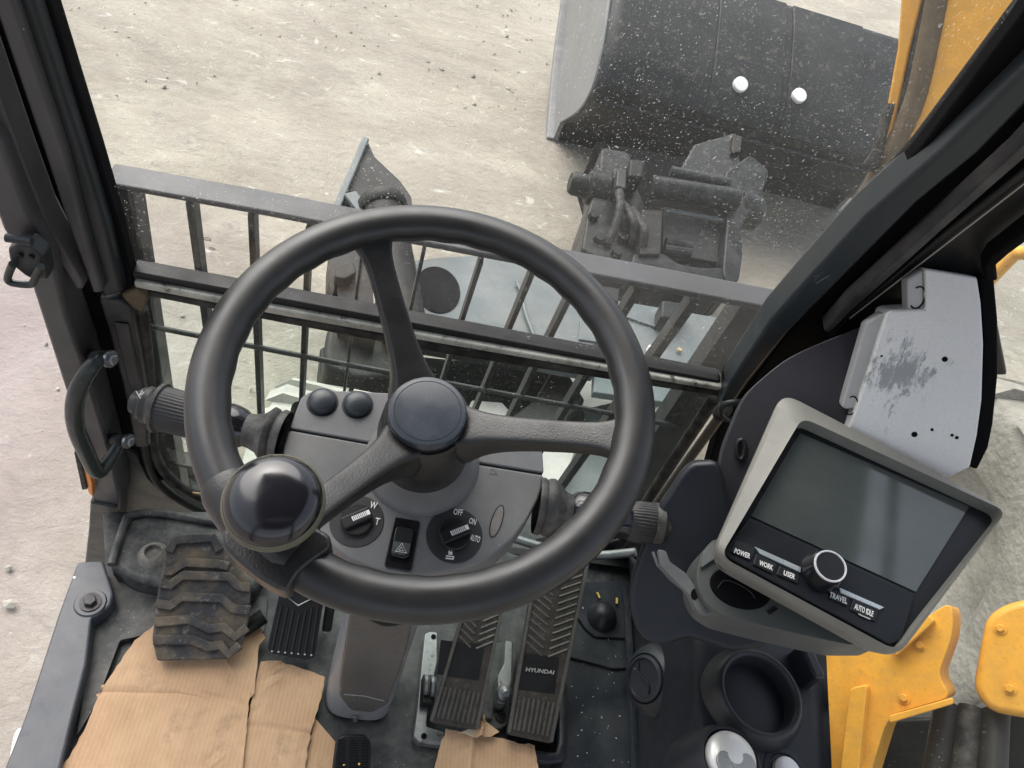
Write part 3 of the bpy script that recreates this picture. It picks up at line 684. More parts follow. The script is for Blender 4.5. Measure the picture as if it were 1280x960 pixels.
def build_pillars():
    t = thing('front_pillar', 'stepped grey and black front pillar of the cab on the left of the windscreen', 'cab pillar', Wp(120, 500, .56))
    W2([(58, -10), (122, 192), (150, 285), (167, 356), (152, 374), (104, 192), (38, -10)], 'window_seal', 'void', .572, .02, t)
    W2([(38, -10), (104, 192), (133, 285), (153, 366), (128, 374), (80, 192), (12, -10)], 'inner_bar', 'dark_teal', .556, .035, t, .005)
    W2([(12, -10), (81, 192), (104, 280), (129, 366), (116, 368), (84, 280), (55, 192), (-14, -10)], 'inner_flange', 'post', .545, .04, t, .004)
    W2([(-14, -10), (56, 192), (86, 280), (120, 372), (165, 372), (182, 480), (205, 600), (150, 640), (110, 500), (60, 330), (20, 192), (-50, -10)], 'channel', 'void', .578, .03, t)
    W2([(-48, -10), (26, 192), (60, 280), (103, 352), (104, 362), (96, 362), (62, 310), (34, 262), (4, 192), (-70, -10)], 'door_flange', 'post', .535, .03, t, .003)
    W2([(-90, 60), (2, 180), (34, 262), (64, 316), (84, 400), (104, 452), (136, 560), (150, 620), (150, 640), (113, 640), (115, 602), (84, 498), (30, 332), (2, 286), (-60, 120)], 'outer_post', 'post', .520, .05, t, .006)
    W2([(122, 374), (148, 376), (164, 388), (174, 440), (184, 505), (186, 560), (168, 560), (152, 480), (134, 412)], 'lower_post', 'postdark', .560, .04, t, .005)
    W2([(142, 404), (160, 406), (178, 490), (176, 500), (160, 480)], 'lower_post_ridge', 'postdark', .556, .004, t, .002)
    W2([(150, 368), (172, 362), (184, 375), (178, 392), (160, 384)], 'dirty_joint', 'dirt', .566, .02, t, .004)
    W2([(150, 560), (170, 570), (185, 598), (210, 622), (262, 645), (330, 660), (330, 668), (275, 662), (150, 642)], 'corner_panel', 'postdark', .570, .02, t, .003)
    W2([(112, 628), (146, 634), (146, 664), (142, 716), (104, 718), (110, 664)], 'post_foot', 'dark_teal', .515, .06, t, .005)
    t = thing('front_pillar', 'dark slanting front pillar of the cab on the right, between windscreen and monitor', 'cab pillar', Wp(1000, 400, .56))
    W2([(1300, -10), (1148, 190), (1030, 318), (960, 397), (904, 478), (902, 500), (916, 494), (964, 410), (1082, 275), (1178, 190), (1380, -10)], 'window_seal', 'void', .570, .025, t, .004)
    W2([(1378, -10), (1176, 190), (1080, 274), (1010, 350), (962, 404), (912, 480), (898, 512), (905, 524), (935, 480), (985, 418), (1100, 302), (1148, 254), (1224, 192), (1420, -10)], 'pillar_face', 'teal_hi', .552, .04, t, .006)
    W2([(1420, -10), (1224, 190), (1146, 253), (1098, 302), (984, 416), (900, 530), (880, 600), (960, 560), (1060, 470), (1085, 400), (1290, 196), (1480, -10)], 'groove', 'void', .572, .03, t)
    W2([(1500, -10), (1290, 190), (1180, 286), (1064, 390), (1036, 418), (1030, 414), (1060, 380), (1165, 285), (1270, 190), (1460, -10)], 'trim_edge', 'postdark', .545, .02, t, .002)
    W2([(1500, -10), (1300, 196), (1180, 292), (1060, 395), (1035, 425), (1050, 470), (1260, 470), (1236, 345), (1245, 325), (1290, 292), (1400, 200)], 'inner_panel', 'inner', .556, .02, t, .004)
    obj('trim_line', MB().tube([Wp(1290, 222, .553), Wp(1062, 398, .553)], .0009, 6), M['trimline'], t)
    W2([(1310, 268), (1262, 305), (1240, 322), (1232, 336), (1233, 352), (1248, 352), (1246, 332), (1262, 318), (1320, 276)], 'window_seal', 'void', .53, .02, t, .003)
    Fp = Frame(Wp(540, 400, .5525), -NW)
    for a, b, r in (((1016, 352), (1030, 338), .0007), ((1020, 354), (1037, 344), .0010), ((1026, 347), (1040, 351), .0006), ((1018, 346), (1034, 340), .0005)):
        obj('scratch', MB().tube([Fp.hit(a), Fp.hit(((a[0] + b[0]) / 2 + 1, (a[1] + b[1]) / 2 - 1)), Fp.hit(b)], r, 6), M['scuff'], t)
M['teal_hi'] = surf('slate_pillar_paint', (.022, .028, .032), .42, grain=150, gb=.06, var=.1)
M['inner'] = surf('dark_inner_panel', (.010, .010, .010), .45, grain=200, gb=.2)
M['trimline'] = plain('bright_trim_line', (.30, .29, .24), .3)
M['scuff'] = surf('scuffed_paint', (.08, .085, .085), .5, grain=300, wear=.8, wearcol=(.03, .035, .04), vs=40)
M['dirt'] = surf('packed_dirt', (.10, .078, .05), .9, grain=120, gb=.9, gd=.003, wear=.6, wearcol=(.05, .04, .03), vs=40)
build_pillars()

def build_grab():
    t = thing('grab_handle', 'black looped grab handle bolted to the left pillar', 'grab handle', Wp(120, 590, .48))
    pp = [Wp(132, 445, .522), Wp(118, 454, .50), Wp(100, 482, .482), Wp(93, 512, .476), Wp(97, 540, .474), Wp(108, 566, .474), Wp(118, 586, .476), Wp(126, 588, .482), Wp(140, 570, .50), Wp(152, 549, .522)]
    path = catmull(pp, 8); n = len(path)
    rad = [.0075 + .0035 * min(1, 4 * min(i, n - 1 - i) / n) for i in range(n)]
    obj('handle_bar', MB().tube(path, rad, 16), M['grab'], t, ang=60)
    for q, r in (((128, 447), .008), ((152, 550), .008)):
        c = Wp(q[0], q[1], .512); bolt(t, c + A([.009, 0, 0]), A([.93, -.30, .20]), .0068)
        obj('mount_stub', MB().tube([Wp(q[0] - 16, q[1] - 2, .545), c], .0085, 14), M['postdark'], t)
    t = thing('door_striker', 'dark striker bracket with a U shaped bolt on the left pillar', 'door latch', Wp(35, 350, .49))
    F = Frame(Wp(30, 320, .495), -NW, (1, 0, 0))
    obj('bracket_plate', MB().pxprism(F, [(9, 312), (20, 306), (36, 308), (54, 322), (60, 350), (46, 352), (32, 346), (12, 330)], -.02, 0, .003), M['dark_teal'], t, bevel=.003)
    obj('bracket_lip', MB().tube([F.hit((8, 297), .0), F.hit((40, 302), .0)], .0045, 10), M['dark_teal'], t)
    obj('striker_bolt', MB().tube(catmull([F.hit(p, .008) for p in ((16, 330), (11, 342), (10, 350), (17, 354), (36, 356), (42, 352), (46, 342), (51, 333))], 5), .0038, 10), M['grab'], t)
    for q in ((26, 318), (40, 320)): bolt(t, F.hit(q, 0), F.n, .0028, 'screw', 'under', False)
    t = thing('side_marker', 'orange side marker seen just outside the foot of the left pillar', 'reflector', Wp(105, 620, .55))
    F = Frame(Wp(105, 600, .50), -NW, (1, 0, 0))
    obj('lens', MB().pxprism(F, [(98, 566), (106, 574), (115, 604), (116, 622), (110, 616)], -.03, -.006), M['amber'], t, bevel=.002)
    obj('backing', MB().pxprism(F, [(92, 566), (98, 564), (109, 612), (102, 613)], -.03, -.002), M['rubber'], t, bevel=.002)
M['grab'] = surf('handle_paint', (.020, .026, .026), .32, grain=120, gb=.15, speck=.03, wear=.25, wearcol=(.10, .11, .10), vs=30)
build_grab()

# ---- floor
def build_floor():
    obj('cab_floor', MB().prism(Frame((0, 0, 0), (0, 0, 1)), [Zp(*p, 0)[:2] for p in ((128, 640), (132, 705), (140, 760), (112, 830), (80, 960), (60, 1010), (1040, 1010), (1020, 780), (900, 640), (600, 640))], -.06, 0), M['floor'], base=(0, 0, 0), kind='structure')
    W2([(150, 636), (330, 655), (500, 690), (690, 700), (800, 668), (830, 640), (830, 760), (500, 770), (150, 690)], 'front_kick_wall', 'postdark', .578, .02, kind='structure')
    FZ = lambda z: Frame((0, 0, z), (0, 0, 1))
    t = thing('wheel_arch_mat', 'raised moulded rubber mat in the left front corner with dust', 'floor mat', Zp(210, 720, 0))
    obj('raised_block', MB().pxprism(FZ(.05), [(156, 655), (162, 645), (190, 640), (300, 655), (340, 690), (320, 740), (215, 735), (165, 724), (136, 704), (142, 672)], -.05, 0, .012), M['mat'], t, bevel=.012, seg=3)
    obj('rolled_lip', MB().tube(catmull([Zp(*p, .055) for p in ((139, 706), (146, 682), (156, 654), (162, 645), (190, 641), (240, 648), (300, 660))], 6), .0062, 12), M['mat'], t)
    obj('dimple', MB().lathe(Zp(192, 694, .05), (0, 0, 1), [(.024, 0), (.020, .006), (.013, .011), (.012, .004), (0, .003)], 28), M['mat_worn'], t)
    t = thing('floor_plate', 'blue grey floor plate between the left footrest and the sill', 'floor plate', Zp(170, 760, 0))
    obj('plate', MB().pxprism(FZ(.012), [(128, 716), (150, 728), (215, 742), (335, 745), (330, 790), (200, 790), (150, 800), (120, 880), (96, 920), (110, 830)], -.012, 0, .004), M['mat'], t, bevel=.004)
    t = thing('door_sill', 'smooth blue grey door sill plate with one hex bolt at the lower left', 'door sill', Zp(90, 780, .0))
    obj('sill_plate', MB().pxprism(FZ(.04), [(97, 702), (129, 700), (142, 742), (138, 758), (115, 772), (108, 830), (90, 900), (66, 1000), (-10, 1000), (33, 890), (73, 767)], -.05, 0, .006), M['sill'], t, bevel=.005)
    obj('boss', MB().lathe(Zp(113, 754, .04), (0, 0, 1), [(.024, -.002), (.021, .003), (.012, .003), (0, .003)], 28), M['sill'], t)
    bolt(t, Zp(113, 753, .043), (0, 0, 1), .0095, 'hex_bolt', 'postdark')
    obj('white_dot', MB().lathe(Zp(93, 722, .04), (0, 0, 1), [(.002, 0), (.002, .0006), (0, .0007)], 12), M['white'], t)
    t = thing('boarding_step', 'white painted boarding step outside below the sill', 'step', Zp(50, 940, -.35))
    obj('step_plate', MB().pxprism(FZ(-.30), [(18, 905), (98, 912), (100, 1000), (0, 1000)], -.05, 0, .02), M['white'], t, bevel=.01)
    # right mat
    t = thing('floor_mat', 'dark navy rubber floor mat right of the travel pedals with specks of debris', 'floor mat', Zp(745, 880, 0))
    obj('rear_sheet', MB().pxprism(FZ(.010), [(704, 822), (740, 830), (768, 838), (790, 836), (797, 990), (690, 990), (696, 900)], -.010, 0, .003), M['navy'], t, bevel=.003)
    obj('front_sheet', MB().pxprism(FZ(.016), [(718, 728), (788, 728), (790, 834), (768, 836), (742, 829), (704, 819), (712, 770)], -.010, 0, .003), M['navy'], t, bevel=.003)
    obj('raised_pad', MB().pxprism(FZ(.022), [(722, 726), (788, 726), (788, 798), (745, 796), (732, 786), (716, 762)], -.006, 0, .006), M['navy'], t, bevel=.003)
    for i in range(46):
        x, y = rng.uniform(708, 788), rng.uniform(730, 955); s = rng.uniform(.0006, .0018)
        z = .023 if y < 798 else (.017 if y < 830 else .011); c = Zp(x, y, z); a = rng.uniform(0, 3.1)
        if i < 46: CR.append((c, s, a))
    mb = MB()
    for c, s, a in CR: mb.box(c, (s * 1.8, s * .8, s * .5), ((math.cos(a), math.sin(a), 0), (-math.sin(a), math.cos(a), 0), (0, 0, 1)))
    obj('crumbs', mb, M['crumb'], t, kind='stuff')
    for q, a in (((748, 744), 1.2), ((771, 751), 1.7)):
        mb = MB().box(Zp(*q, .026), (.012, .0035, .002), ((math.cos(a), -math.sin(a), 0), (math.sin(a), math.cos(a), 0), (0, 0, 1)))
        obj('straw_bit', mb, M['straw'], t)
    t = thing('floor_switch', 'round black rubber dome switch on the right front of the floor', 'foot switch', Zp(752, 772, .02))
    c = Zp(752, 772, .022)
    obj('dome', MB().lathe(c, (0, 0, 1), [(.029, -.004), (.028, .004), (.024, .010), (.020, .020), (.013, .027), (.006, .029), (0, .0295)], 36), M['rubberdark'], t, ang=60)
    t = thing('trim_rail', 'black ribbed trim rail along the right edge of the floor', 'trim rail', Zp(788, 850, 0))
    for dx, h in ((0, .03), (9, .022)):
        obj('rib', MB().tube([Zp(782 + dx, 735, h), Zp(786 + dx, 800, h), Zp(789 + dx, 860, h), Zp(795 + dx, 990, h)], .006, 8, p=5), M['navy'], t)
    t = thing('front_grille', 'dark slotted heater grille and grey hose under the right side of the console', 'grille', Zp(715, 715, .0))
    for k, y in enumerate((700, 716, 732)):
        obj('slat', MB().bar(Wp(628, y - 12, .555), Wp(800, y + 8, .555), .010, .016, -NW), M['black'], t, bevel=.002)
    obj('hose', MB().tube(catmull([Wp(640, 672, .54), Wp(680, 684, .53), Wp(740, 694, .53), Wp(795, 690, .53)], 6), .008, 12), M['steel'], t)
    obj('block', MB().pxprism(Frame(Wp(690, 700, .545), -NW), [(668, 690), (692, 684), (700, 700), (690, 712), (668, 710)], -.02, .006, .004), M['rubber'], t, bevel=.003)
CR = []
M['navy'] = surf('navy_rubber_mat', (.016, .020, .027), .36, grain=420, gb=.35, var=.15, dust=.12, speck=.05, vs=8)
M['rubberdark'] = surf('dome_rubber', (.018, .019, .022), .38, grain=300, gb=.1)
M['sill'] = surf('blue_grey_sill', (.060, .066, .078), .32, grain=90, gb=.08, var=.12, speck=.03, dust=.3, dustcol=(.16, .15, .14), wear=.3, wearcol=(.03, .03, .035), vs=9)
M['mat_worn'] = surf('worn_mat', (.13, .12, .105), .7, grain=300, gb=.5, dust=.8, vs=60)
M['crumb'] = plain('pale_crumbs', (.50, .49, .45), .8)
M['straw'] = plain('yellow_straw', (.62, .42, .10), .7)
build_floor()

# ---- cardboard
def sheet(name, label, pix, z, creases=(), torn=.004, th=.004, lift=None, mat='card'):
    import bmesh
    P3 = [Zp(*p, z)[:2] for p in pix]; out = []
    for i in range(len(P3)):
        a, b = P3[i], P3[(i + 1) % len(P3)]; L = np.linalg.norm(b - a); k = max(2, int(L / .008)); nn = A([-(b - a)[1], (b - a)[0]]) / max(L, 1e-6)
        for j in range(k): out.append(a + (b - a) * j / k + nn * (rng.normal(0, torn * .16) + (rng.normal(0, torn * .6) if rng.random() < .07 else 0) if j else 0))
    bm = bmesh.new(); f = bm.faces.new([bm.verts.new((q[0], q[1], z)) for q in out])
    bmesh.ops.triangulate(bm, faces=[f]); bmesh.ops.subdivide_edges(bm, edges=bm.edges, cuts=3, use_grid_fill=True)
    cr = [(Zp(*a, z)[:2], Zp(*b, z)[:2], d) for a, b, d in creases]
    for v in bm.verts:
        q = A(v.co[:2]); dz = .0007 * math.sin(q[0] * 37 + z * 999) + .0006 * math.sin(q[1] * 29 + q[0] * 11)
        for a, b, d in cr:
            n = unit(A([-(b - a)[1], (b - a)[0]])); s = abs((q - a) @ n); dz += d * math.exp(-(s / .0035) ** 2)
        if lift: c = Zp(*lift[0], z)[:2]; dz += lift[1] * math.exp(-(np.linalg.norm(q - c) / lift[2]) ** 2)
        v.co.z += dz
    bm.verts.ensure_lookup_table()
    mb = MB(); bm.verts.index_update(); mb.add([v.co[:] for v in bm.verts], [[v.index for v in fc.verts] for fc in bm.faces]); bm.free()
    o = obj(name, mb, M[mat], ang=50, solid=th); e = o.modifiers.new('e', 'EDGE_SPLIT'); e.split_angle = math.radians(38); return o
def tag(o, label, cat, group=None):
    o['label'] = label; o['category'] = cat
    if group: o['group'] = group
    return o
G = 'torn cardboard laid over the cab floor'
tag(sheet('cardboard_sheet', '', [(300, 786), (325, 783), (332, 797), (324, 806), (318, 866), (312, 872), (300, 990), (60, 990), (96, 930), (128, 860), (168, 800), (200, 776)], .030, [((230, 868), (318, 872), -.003), ((285, 800), (268, 960), .0025)]),
    'large torn cardboard sheet under the left footrest, farthest left', 'cardboard', G)
tag(sheet('cardboard_sheet', '', [(326, 827), (345, 826), (372, 834), (406, 846), (402, 872), (388, 916), (376, 990), (296, 990), (308, 912), (316, 866)], .024, [((300, 905), (388, 916), -.003), ((350, 828), (328, 915), .003), ((323, 912), (312, 990), .002)]),
    'creased cardboard piece below the small diamond pedal', 'cardboard', G)
tag(sheet('cardboard_sheet', '', [(392, 896), (400, 905), (422, 930), (414, 990), (372, 990), (380, 930)], .016, []), 'small cardboard corner beside the black ribbed floor pedal', 'cardboard', G)
tag(sheet('cardboard_sheet', '', [(557, 911), (598, 920), (616, 921), (668, 932), (678, 990), (536, 990), (548, 940)], .040, [((592, 915), (585, 990), .003), ((660, 935), (655, 990), .002)]),
    'cardboard piece at the foot of the two long pedals', 'cardboard', G)
tag(sheet('torn_flap', '', [(603, 896), (612, 906), (624, 915), (614, 921), (600, 921), (592, 922), (597, 908)], .050, [((603, 897), (600, 921), .012)], th=.002), 'small torn flap sticking up from the cardboard at the long pedals', 'cardboard flap')
tag(sheet('torn_paper', '', [(574, 916), (586, 911), (596, 912), (594, 921), (584, 918)], .047, [], th=.001, mat='tear'), 'pale scrap of torn paper beside the raised cardboard flap', 'paper scrap')

# ---- pedals
def build_pedals():
    # left footrest with zigzag bars
    t = thing('footrest', 'wide dirty footrest with zigzag rubber bars at the left', 'footrest', Zp(260, 800, .0))
    F = frame3(Zp(205, 825, .05), Zp(300, 825, .05), Zp(240, 670, .12))
    obj('plate', MB().pxprism(F, [(208, 684), (216, 674), (226, 670), (268, 667), (278, 680), (296, 700), (314, 726), (312, 770), (306, 796), (296, 816), (282, 824), (196, 826), (190, 800), (196, 745), (202, 715)], -.014, 0, .004), M['foot'], t, bevel=.003)
    bars = [[(211, 690), (217, 677), (228, 674), (266, 672), (275, 688)],
            [(205, 714), (213, 714), (232, 703), (272, 705), (286, 708)],
            [(200, 729), (213, 731), (229, 719), (286, 721), (298, 733), (313, 735)],
            [(195, 754), (213, 757), (228, 746), (277, 748), (291, 761), (313, 763)],
            [(193, 778), (236, 774), (262, 786), (280, 784), (294, 796), (309, 784)],
            [(192, 800), (240, 800), (262, 809), (276, 806), (286, 818), (300, 806)]]
    for b in bars:
        obj('tread_bar', MB().tube([F.hit(p, .004) for p in b], .0072, 8, up=F.n, rh=.0032, p=6), M['foot'], t, bevel=.001)
    obj('pivot_stem', MB().tube([F.hit((300, 790), -.03), F.hit((330, 770), -.03)], .012, 12), M['under'], t)
    # small pedal with the diamond
    t = thing('brake_pedal', 'small black ribbed pedal with a diamond mark left of the steering column', 'pedal', Zp(370, 820, 0))
    F = frame3(Zp(336, 820, .05), Zp(392, 824, .05), Zp(380, 700, .12))
    obj('pad', MB().pxprism(F, [(349, 742), (364, 690), (424, 690), (405, 748), (393, 822), (384, 825), (338, 817), (334, 810)], -.012, 0, .003), M['black'], t, bevel=.003)
    for k in range(7):
        x = 340 + 8.2 * k; xt = 352 + 7.6 * k
        obj('tread_rib', MB().tube([F.hit((xt, 757 + 9 * (1 - abs(k - 3) / 3)), .001), F.hit((x, 813 + k * .8), .001)], .0019, 8), M['black'], t)
        obj('rib_tip', MB().lathe(F.hit((x, 814 + k * .8), .002), F.n, [(.0017, 0), (.0012, .0009), (0, .001)], 8), M['dimwhite'], t)
    obj('diamond_mark', MB().tube([F.hit(p, .001) for p in ((359, 746), (375, 733), (394, 746), (373, 757))], .0016, 6, closed=True), M['bolt'], t)
    obj('pedal_arm', MB().pxprism(F, [(408, 748), (420, 752), (414, 790), (402, 790)], -.05, -.02), M['under'], t, bevel=.004)
    # ribbed pedal at the bottom edge
    t = thing('floor_pedal', 'black rubber pedal with three rows of fine ribs at the bottom edge', 'pedal', Zp(441, 950, 0))
    F = frame3(Zp(410, 990, .04), Zp(470, 990, .04), Zp(445, 920, .07))
    obj('pad', MB().pxprism(F, [(420, 925), (428, 919), (456, 919), (464, 928), (462, 990), (412, 990)], -.016, 0, .006), M['black'], t, bevel=.003)
    for x0, x1 in ((422, 432), (437, 448), (452, 462)):
        mb = MB()
        for k in range(22):
            y = 924 + k * 3.0; sh = -(y - 924) * .045
            if y > 985: break
            mb.bar(F.hit((x0 + sh, y), .001), F.hit((x1 + sh, y + .6), .001), .0014, .003, F.n)
        obj('rib_row', mb, M['black'], t)
    for q in ((430, 956), (449, 955)): obj('dust_chip', MB().lathe(F.hit(q, .0015), F.n, [(.0018, 0), (.0010, .0012), (0, .0014)], 8), M['straw'], t)
    # the two long travel pedals
    def long_pedal(label, bl, br, tl, tr, mid, low, word, z0, z1, upper):
        t = thing('travel_pedal', label, 'pedal', Zp((bl[0] + br[0]) / 2, bl[1], 0), 'long ribbed travel pedals')
        F = frame3(Zp(*bl, z0), Zp(*br, z0), Zp(*tl, z1))
        a0, a1, b0, b1 = F.px(bl), F.px(br), F.px(tl), F.px(tr)
        def q(s, v, h=0.0): return F.P((a0 * (1 - v) + b0 * v) * (1 - s) + (a1 * (1 - v) + b1 * v) * s, h)
        obj('pad', MB().prism(F, rounded([a0, a1, b1, b0], .006), -.012, 0), M['pedal'], t, bevel=.002)
        for s in (.03, .97): obj('edge_rail', MB().tube([q(s, .01, .001), q(s, .5, .001), q(s, .99, .001)], .0028, 8, up=F.n, p=4), M['pedal_edge'], t)
        for k in range(8): obj('tread_rib', MB().tube([q(.13 + k * .105, .03, .0), q(.13 + k * .105, low, .0)], .0021, 6), M['pedal_edge'], t)
        mb = MB(); vv = np.arange(mid, .985, .042)
        for v in vv:
            obj('chevron_rib', MB().tube([q(.08, v + .045, .0), q(.43, v - .012, .0)], .0021, 6), M['pedal_edge'], t)
            obj('chevron_rib', MB().tube([q(.92, v + .045, .0), q(.56, v - .012, .0)], .0021, 6), M['pedal_edge'], t)
        obj('brand_plate', MB().prism(F, [F.px(p) for p in word], -.002, .0008), M['black'], t)
        return t, F, q
    t, F, q = long_pedal('left of the two long ribbed pedals, its middle pad worn smooth', (537, 903), (597, 913), (597, 700), (640, 708), .47, .21, [(551, 800), (606, 806), (598, 850), (546, 843)], .06, .15, 1)
    t, F, q = long_pedal('right of the two long ribbed pedals, with faint lettering on its middle pad', (634, 918), (690, 930), (672, 690), (737, 700), .44, .20, [(656, 816), (699, 822), (693, 867), (647, 861)], .06, .16, 1)
    text('HYUNDAI', F, (657, 839), (692, 843), M['dimwhite'], t, h=.0022, size=.0085, name='brand_lettering', italic=.15)
    # hinges and bracket plates
    t = thing('pedal_bracket', 'spotted steel L shaped bracket plate left of the long pedals', 'bracket', Zp(535, 860, 0))
    Fz = Frame((0, 0, .02), (0, 0, 1))
    obj('plate', MB().pxprism(Fz, [(531, 792), (538, 789), (547, 790), (547, 826), (536, 880), (533, 908), (556, 915), (553, 932), (524, 928), (517, 920), (524, 860)], -.018, 0, .004), M['steel'], t, bevel=.002)
    for c in ((542, 796), (530, 920)): obj('hole', MB().lathe(Zp(*c, .0205), (0, 0, 1), [(.0045, 0), (.0045, .0004), (0, .0004)], 16), M['void'], t)
    for c in ((533, 856), (541, 858)): obj('knuckle', MB().lathe(Zp(*c, .045), (1, .1, 0), [(0, -.004), (.014, -.004), (.016, 0), (.014, .004), (0, .004)], 20), M['steel'], t)
    obj('knuckle_block', MB().pxprism(Frame((0, 0, .04), (0, 0, 1)), [(529, 842), (545, 844), (543, 880), (527, 878)], -.03, 0, .003), M['under'], t, bevel=.002)
    t = thing('hinge_bracket', 'steel hinge plates and screws between the two long pedals', 'hinge', Zp(620, 880, 0))
    obj('plate', MB().pxprism(Fz, [(606, 806), (640, 800), (646, 820), (634, 905), (624, 912), (598, 905), (606, 850)], -.018, 0, .003), M['hingeplate'], t, bevel=.002)
    obj('bent_arm', MB().pxprism(Frame((0, 0, .05), (0, 0, 1)), [(632, 800), (641, 802), (640, 850), (632, 880), (622, 878), (622, 845), (630, 830)], -.03, 0, .003), M['steel'], t, bevel=.003)
    for c in ((631, 866), (602, 852)): obj('knuckle', MB().lathe(Zp(*c, .06), unit(A([.2, -.5, .8])), [(.012, -.008), (.012, .002), (.007, .005), (.005, .008), (0, .008)], 24), M['steel'], t)
    for c in ((610, 889), (626, 896)): obj('screw', MB().lathe(Zp(*c, .021), (0, 0, 1), [(.009, 0), (.009, .003), (.005, .004), (.0035, .001), (0, .001)], 20), M['under'], t)
    obj('dark_block', MB().pxprism(Frame((0, 0, .028), (0, 0, 1)), [(604, 874), (618, 876), (616, 899), (602, 897)], -.02, 0, .002), M['mat'], t, bevel=.002)
    t = thing('pedal_tray', 'raised navy frame around the foot of the right long pedal', 'tray', Zp(690, 930, 0))
    obj('frame', MB().tube([Zp(*p, .025) for p in ((694, 838), (702, 860), (702, 930), (698, 947), (684, 949), (636, 940))], .0085, 10, p=4), M['navy'], t, bevel=.001)
    obj('liner', MB().pxprism(Frame((0, 0, .012), (0, 0, 1)), [(636, 880), (694, 850), (694, 940), (634, 932)], -.004, 0), M['void'], t)
    obj('hinge_ear', MB().pxprism(Frame((0, 0, .06), (0, 0, 1)), [(689, 866), (697, 864), (697, 895), (688, 895)], -.05, 0, .002), M['under'], t, bevel=.002)
    obj('pivot_pin', MB().lathe(Zp(698, 876, .055), (1, 0, 0), [(.010, -.012), (.010, .0), (.006, .003), (0, .003)], 18), M['steel'], t)
M['hingeplate'] = surf('olive_plate', (.07, .075, .072), .5, .2, grain=200, gb=.4, dust=.5, dustcol=(.16, .15, .13), vs=24)
build_pedals()

# ---- steering wheel
WC = A([0, .453, .75]); WN = unit([-.0985, -.259, .966]); FWH = Frame(WC, WN, (1, 0, 0)); WR = .183
def wp(deg, r, h): a = math.radians(deg); return FWH.P((r * math.cos(a), r * math.sin(a)), h)
def build_wheel():
    t = thing('steering_wheel', 'black three spoke steering wheel with a domed spinner knob', 'steering wheel', WC - WN * .12)
    mb = MB(); n = 160; pts = [wp(360 * k / n, WR, 0) for k in range(n)]
    seg = 20; vs = []
    for k in range(n):
        er = FWH.u * math.cos(2 * math.pi * k / n) + FWH.v * math.sin(2 * math.pi * k / n)
        for j in range(seg):
            a = 2 * math.pi * j / seg; rr = .0182; rh = .0160
            w = 1 + (.035 * math.sin(k * math.pi * 2 / 5) * max(0, math.cos(a - math.radians(215))) if True else 0)
            vs.append(pts[k] + er * rr * w * math.cos(a) + WN * rh * w * math.sin(a))
    mb.add(vs, [(k * seg + j, k * seg + (j + 1) % seg, ((k + 1) % n) * seg + (j + 1) % seg, ((k + 1) % n) * seg + j) for k in range(n) for j in range(seg)])
    obj('rim', mb, M['wheel'], t, ang=80)
    for deg in (-6.8, 116.2, -124):
        rs = [.030, .040, .052, .068, .090, .115, .140, .155, .164, .172, .180]
        wd = [.030, .024, .0185, .0150, .0135, .0128, .0126, .0135, .0155, .0195, .022]
        ht = [.022, .020, .0165, .0135, .0115, .0105, .0100, .0098, .0098, .0100, .011]
        hs = [-.080, -.074, -.066, -.058, -.047, -.036, -.025, -.0185, -.0145, -.011, -.008]
        obj('spoke', MB().tube([wp(deg, r, h) for r, h in zip(rs, hs)], wd, 20, up=WN, rh=ht, p=6.0), M['spoke'], t, ang=50, subsurf=1)
    obj('hub', MB().lathe(WC, WN, [(0, -.150), (.040, -.150), (.0455, -.142), (.0475, -.115), (.0465, -.095), (.0435, -.075), (.0415, -.062), (.0395, -.0585), (.0375, -.059), (.0370, -.064)], 56), M['spoke'], t, ang=60)
    obj('hub_cap', MB().lathe(WC, WN, [(.0368, -.064), (.0368, -.050), (.0358, -.0470), (.0345, -.0462), (.0312, -.0459), (.0308, -.0464), (.0304, -.0459), (.015, -.0449), (0, -.0446)], 64), M['cap'], t, ang=25)
    obj('cap_collar', MB().lathe(WC, WN, [(.0372, -.064), (.0380, -.060), (.0374, -.0535), (.0369, -.053)], 56), M['gloss'], t)
    # spinner knob with its clamp on the rim
    kb = FWH.hit((342, 640), .045); kc = FWH.hit((340.5, 622), .060)
    K = MB().lathe(kc, WN, [(.0, .0110), (.008, .0107), (.016, .0096), (.0235, .0073), (.0290, .0040), (.0325, .0), (.0342, -.005), (.0342, -.010), (0, -.010)], 56)
    kn = obj('spinner_knob', K, M['gloss'], t, ang=60)
    obj('knob_ring', MB().lathe(kc, WN, [(.0340, -.004), (.0358, -.0065), (.0358, -.0115), (.0340, -.0155), (.026, -.019), (.016, -.022)], 56), M['ring'], t, ang=50)
    FK = FWH.off(.018)
    cl = MB(); cl.pxprism(FK, [(277, 668), (286, 646), (330, 640), (380, 650), (413, 668), (414, 684), (394, 698), (374, 714), (358, 738), (346, 736), (322, 722), (292, 697), (278, 682)], -.030, .0, .005)
    obj('knob_clamp', cl, M['spoke'], t, bevel=.007, seg=4)
    obj('clamp_neck', MB().lathe(kc, WN, [(.020, -.010), (.020, -.030), (.026, -.040), (.030, -.052)], 32), M['spoke'], t)
    obj('clamp_sleeve', MB().tube([wp(a, WR, .001) for a in np.linspace(-143, -116, 12)], [.0195] + [.0215] * 10 + [.0195], 22, up=WN), M['spoke'], t, ang=60)
    return t
build_wheel()

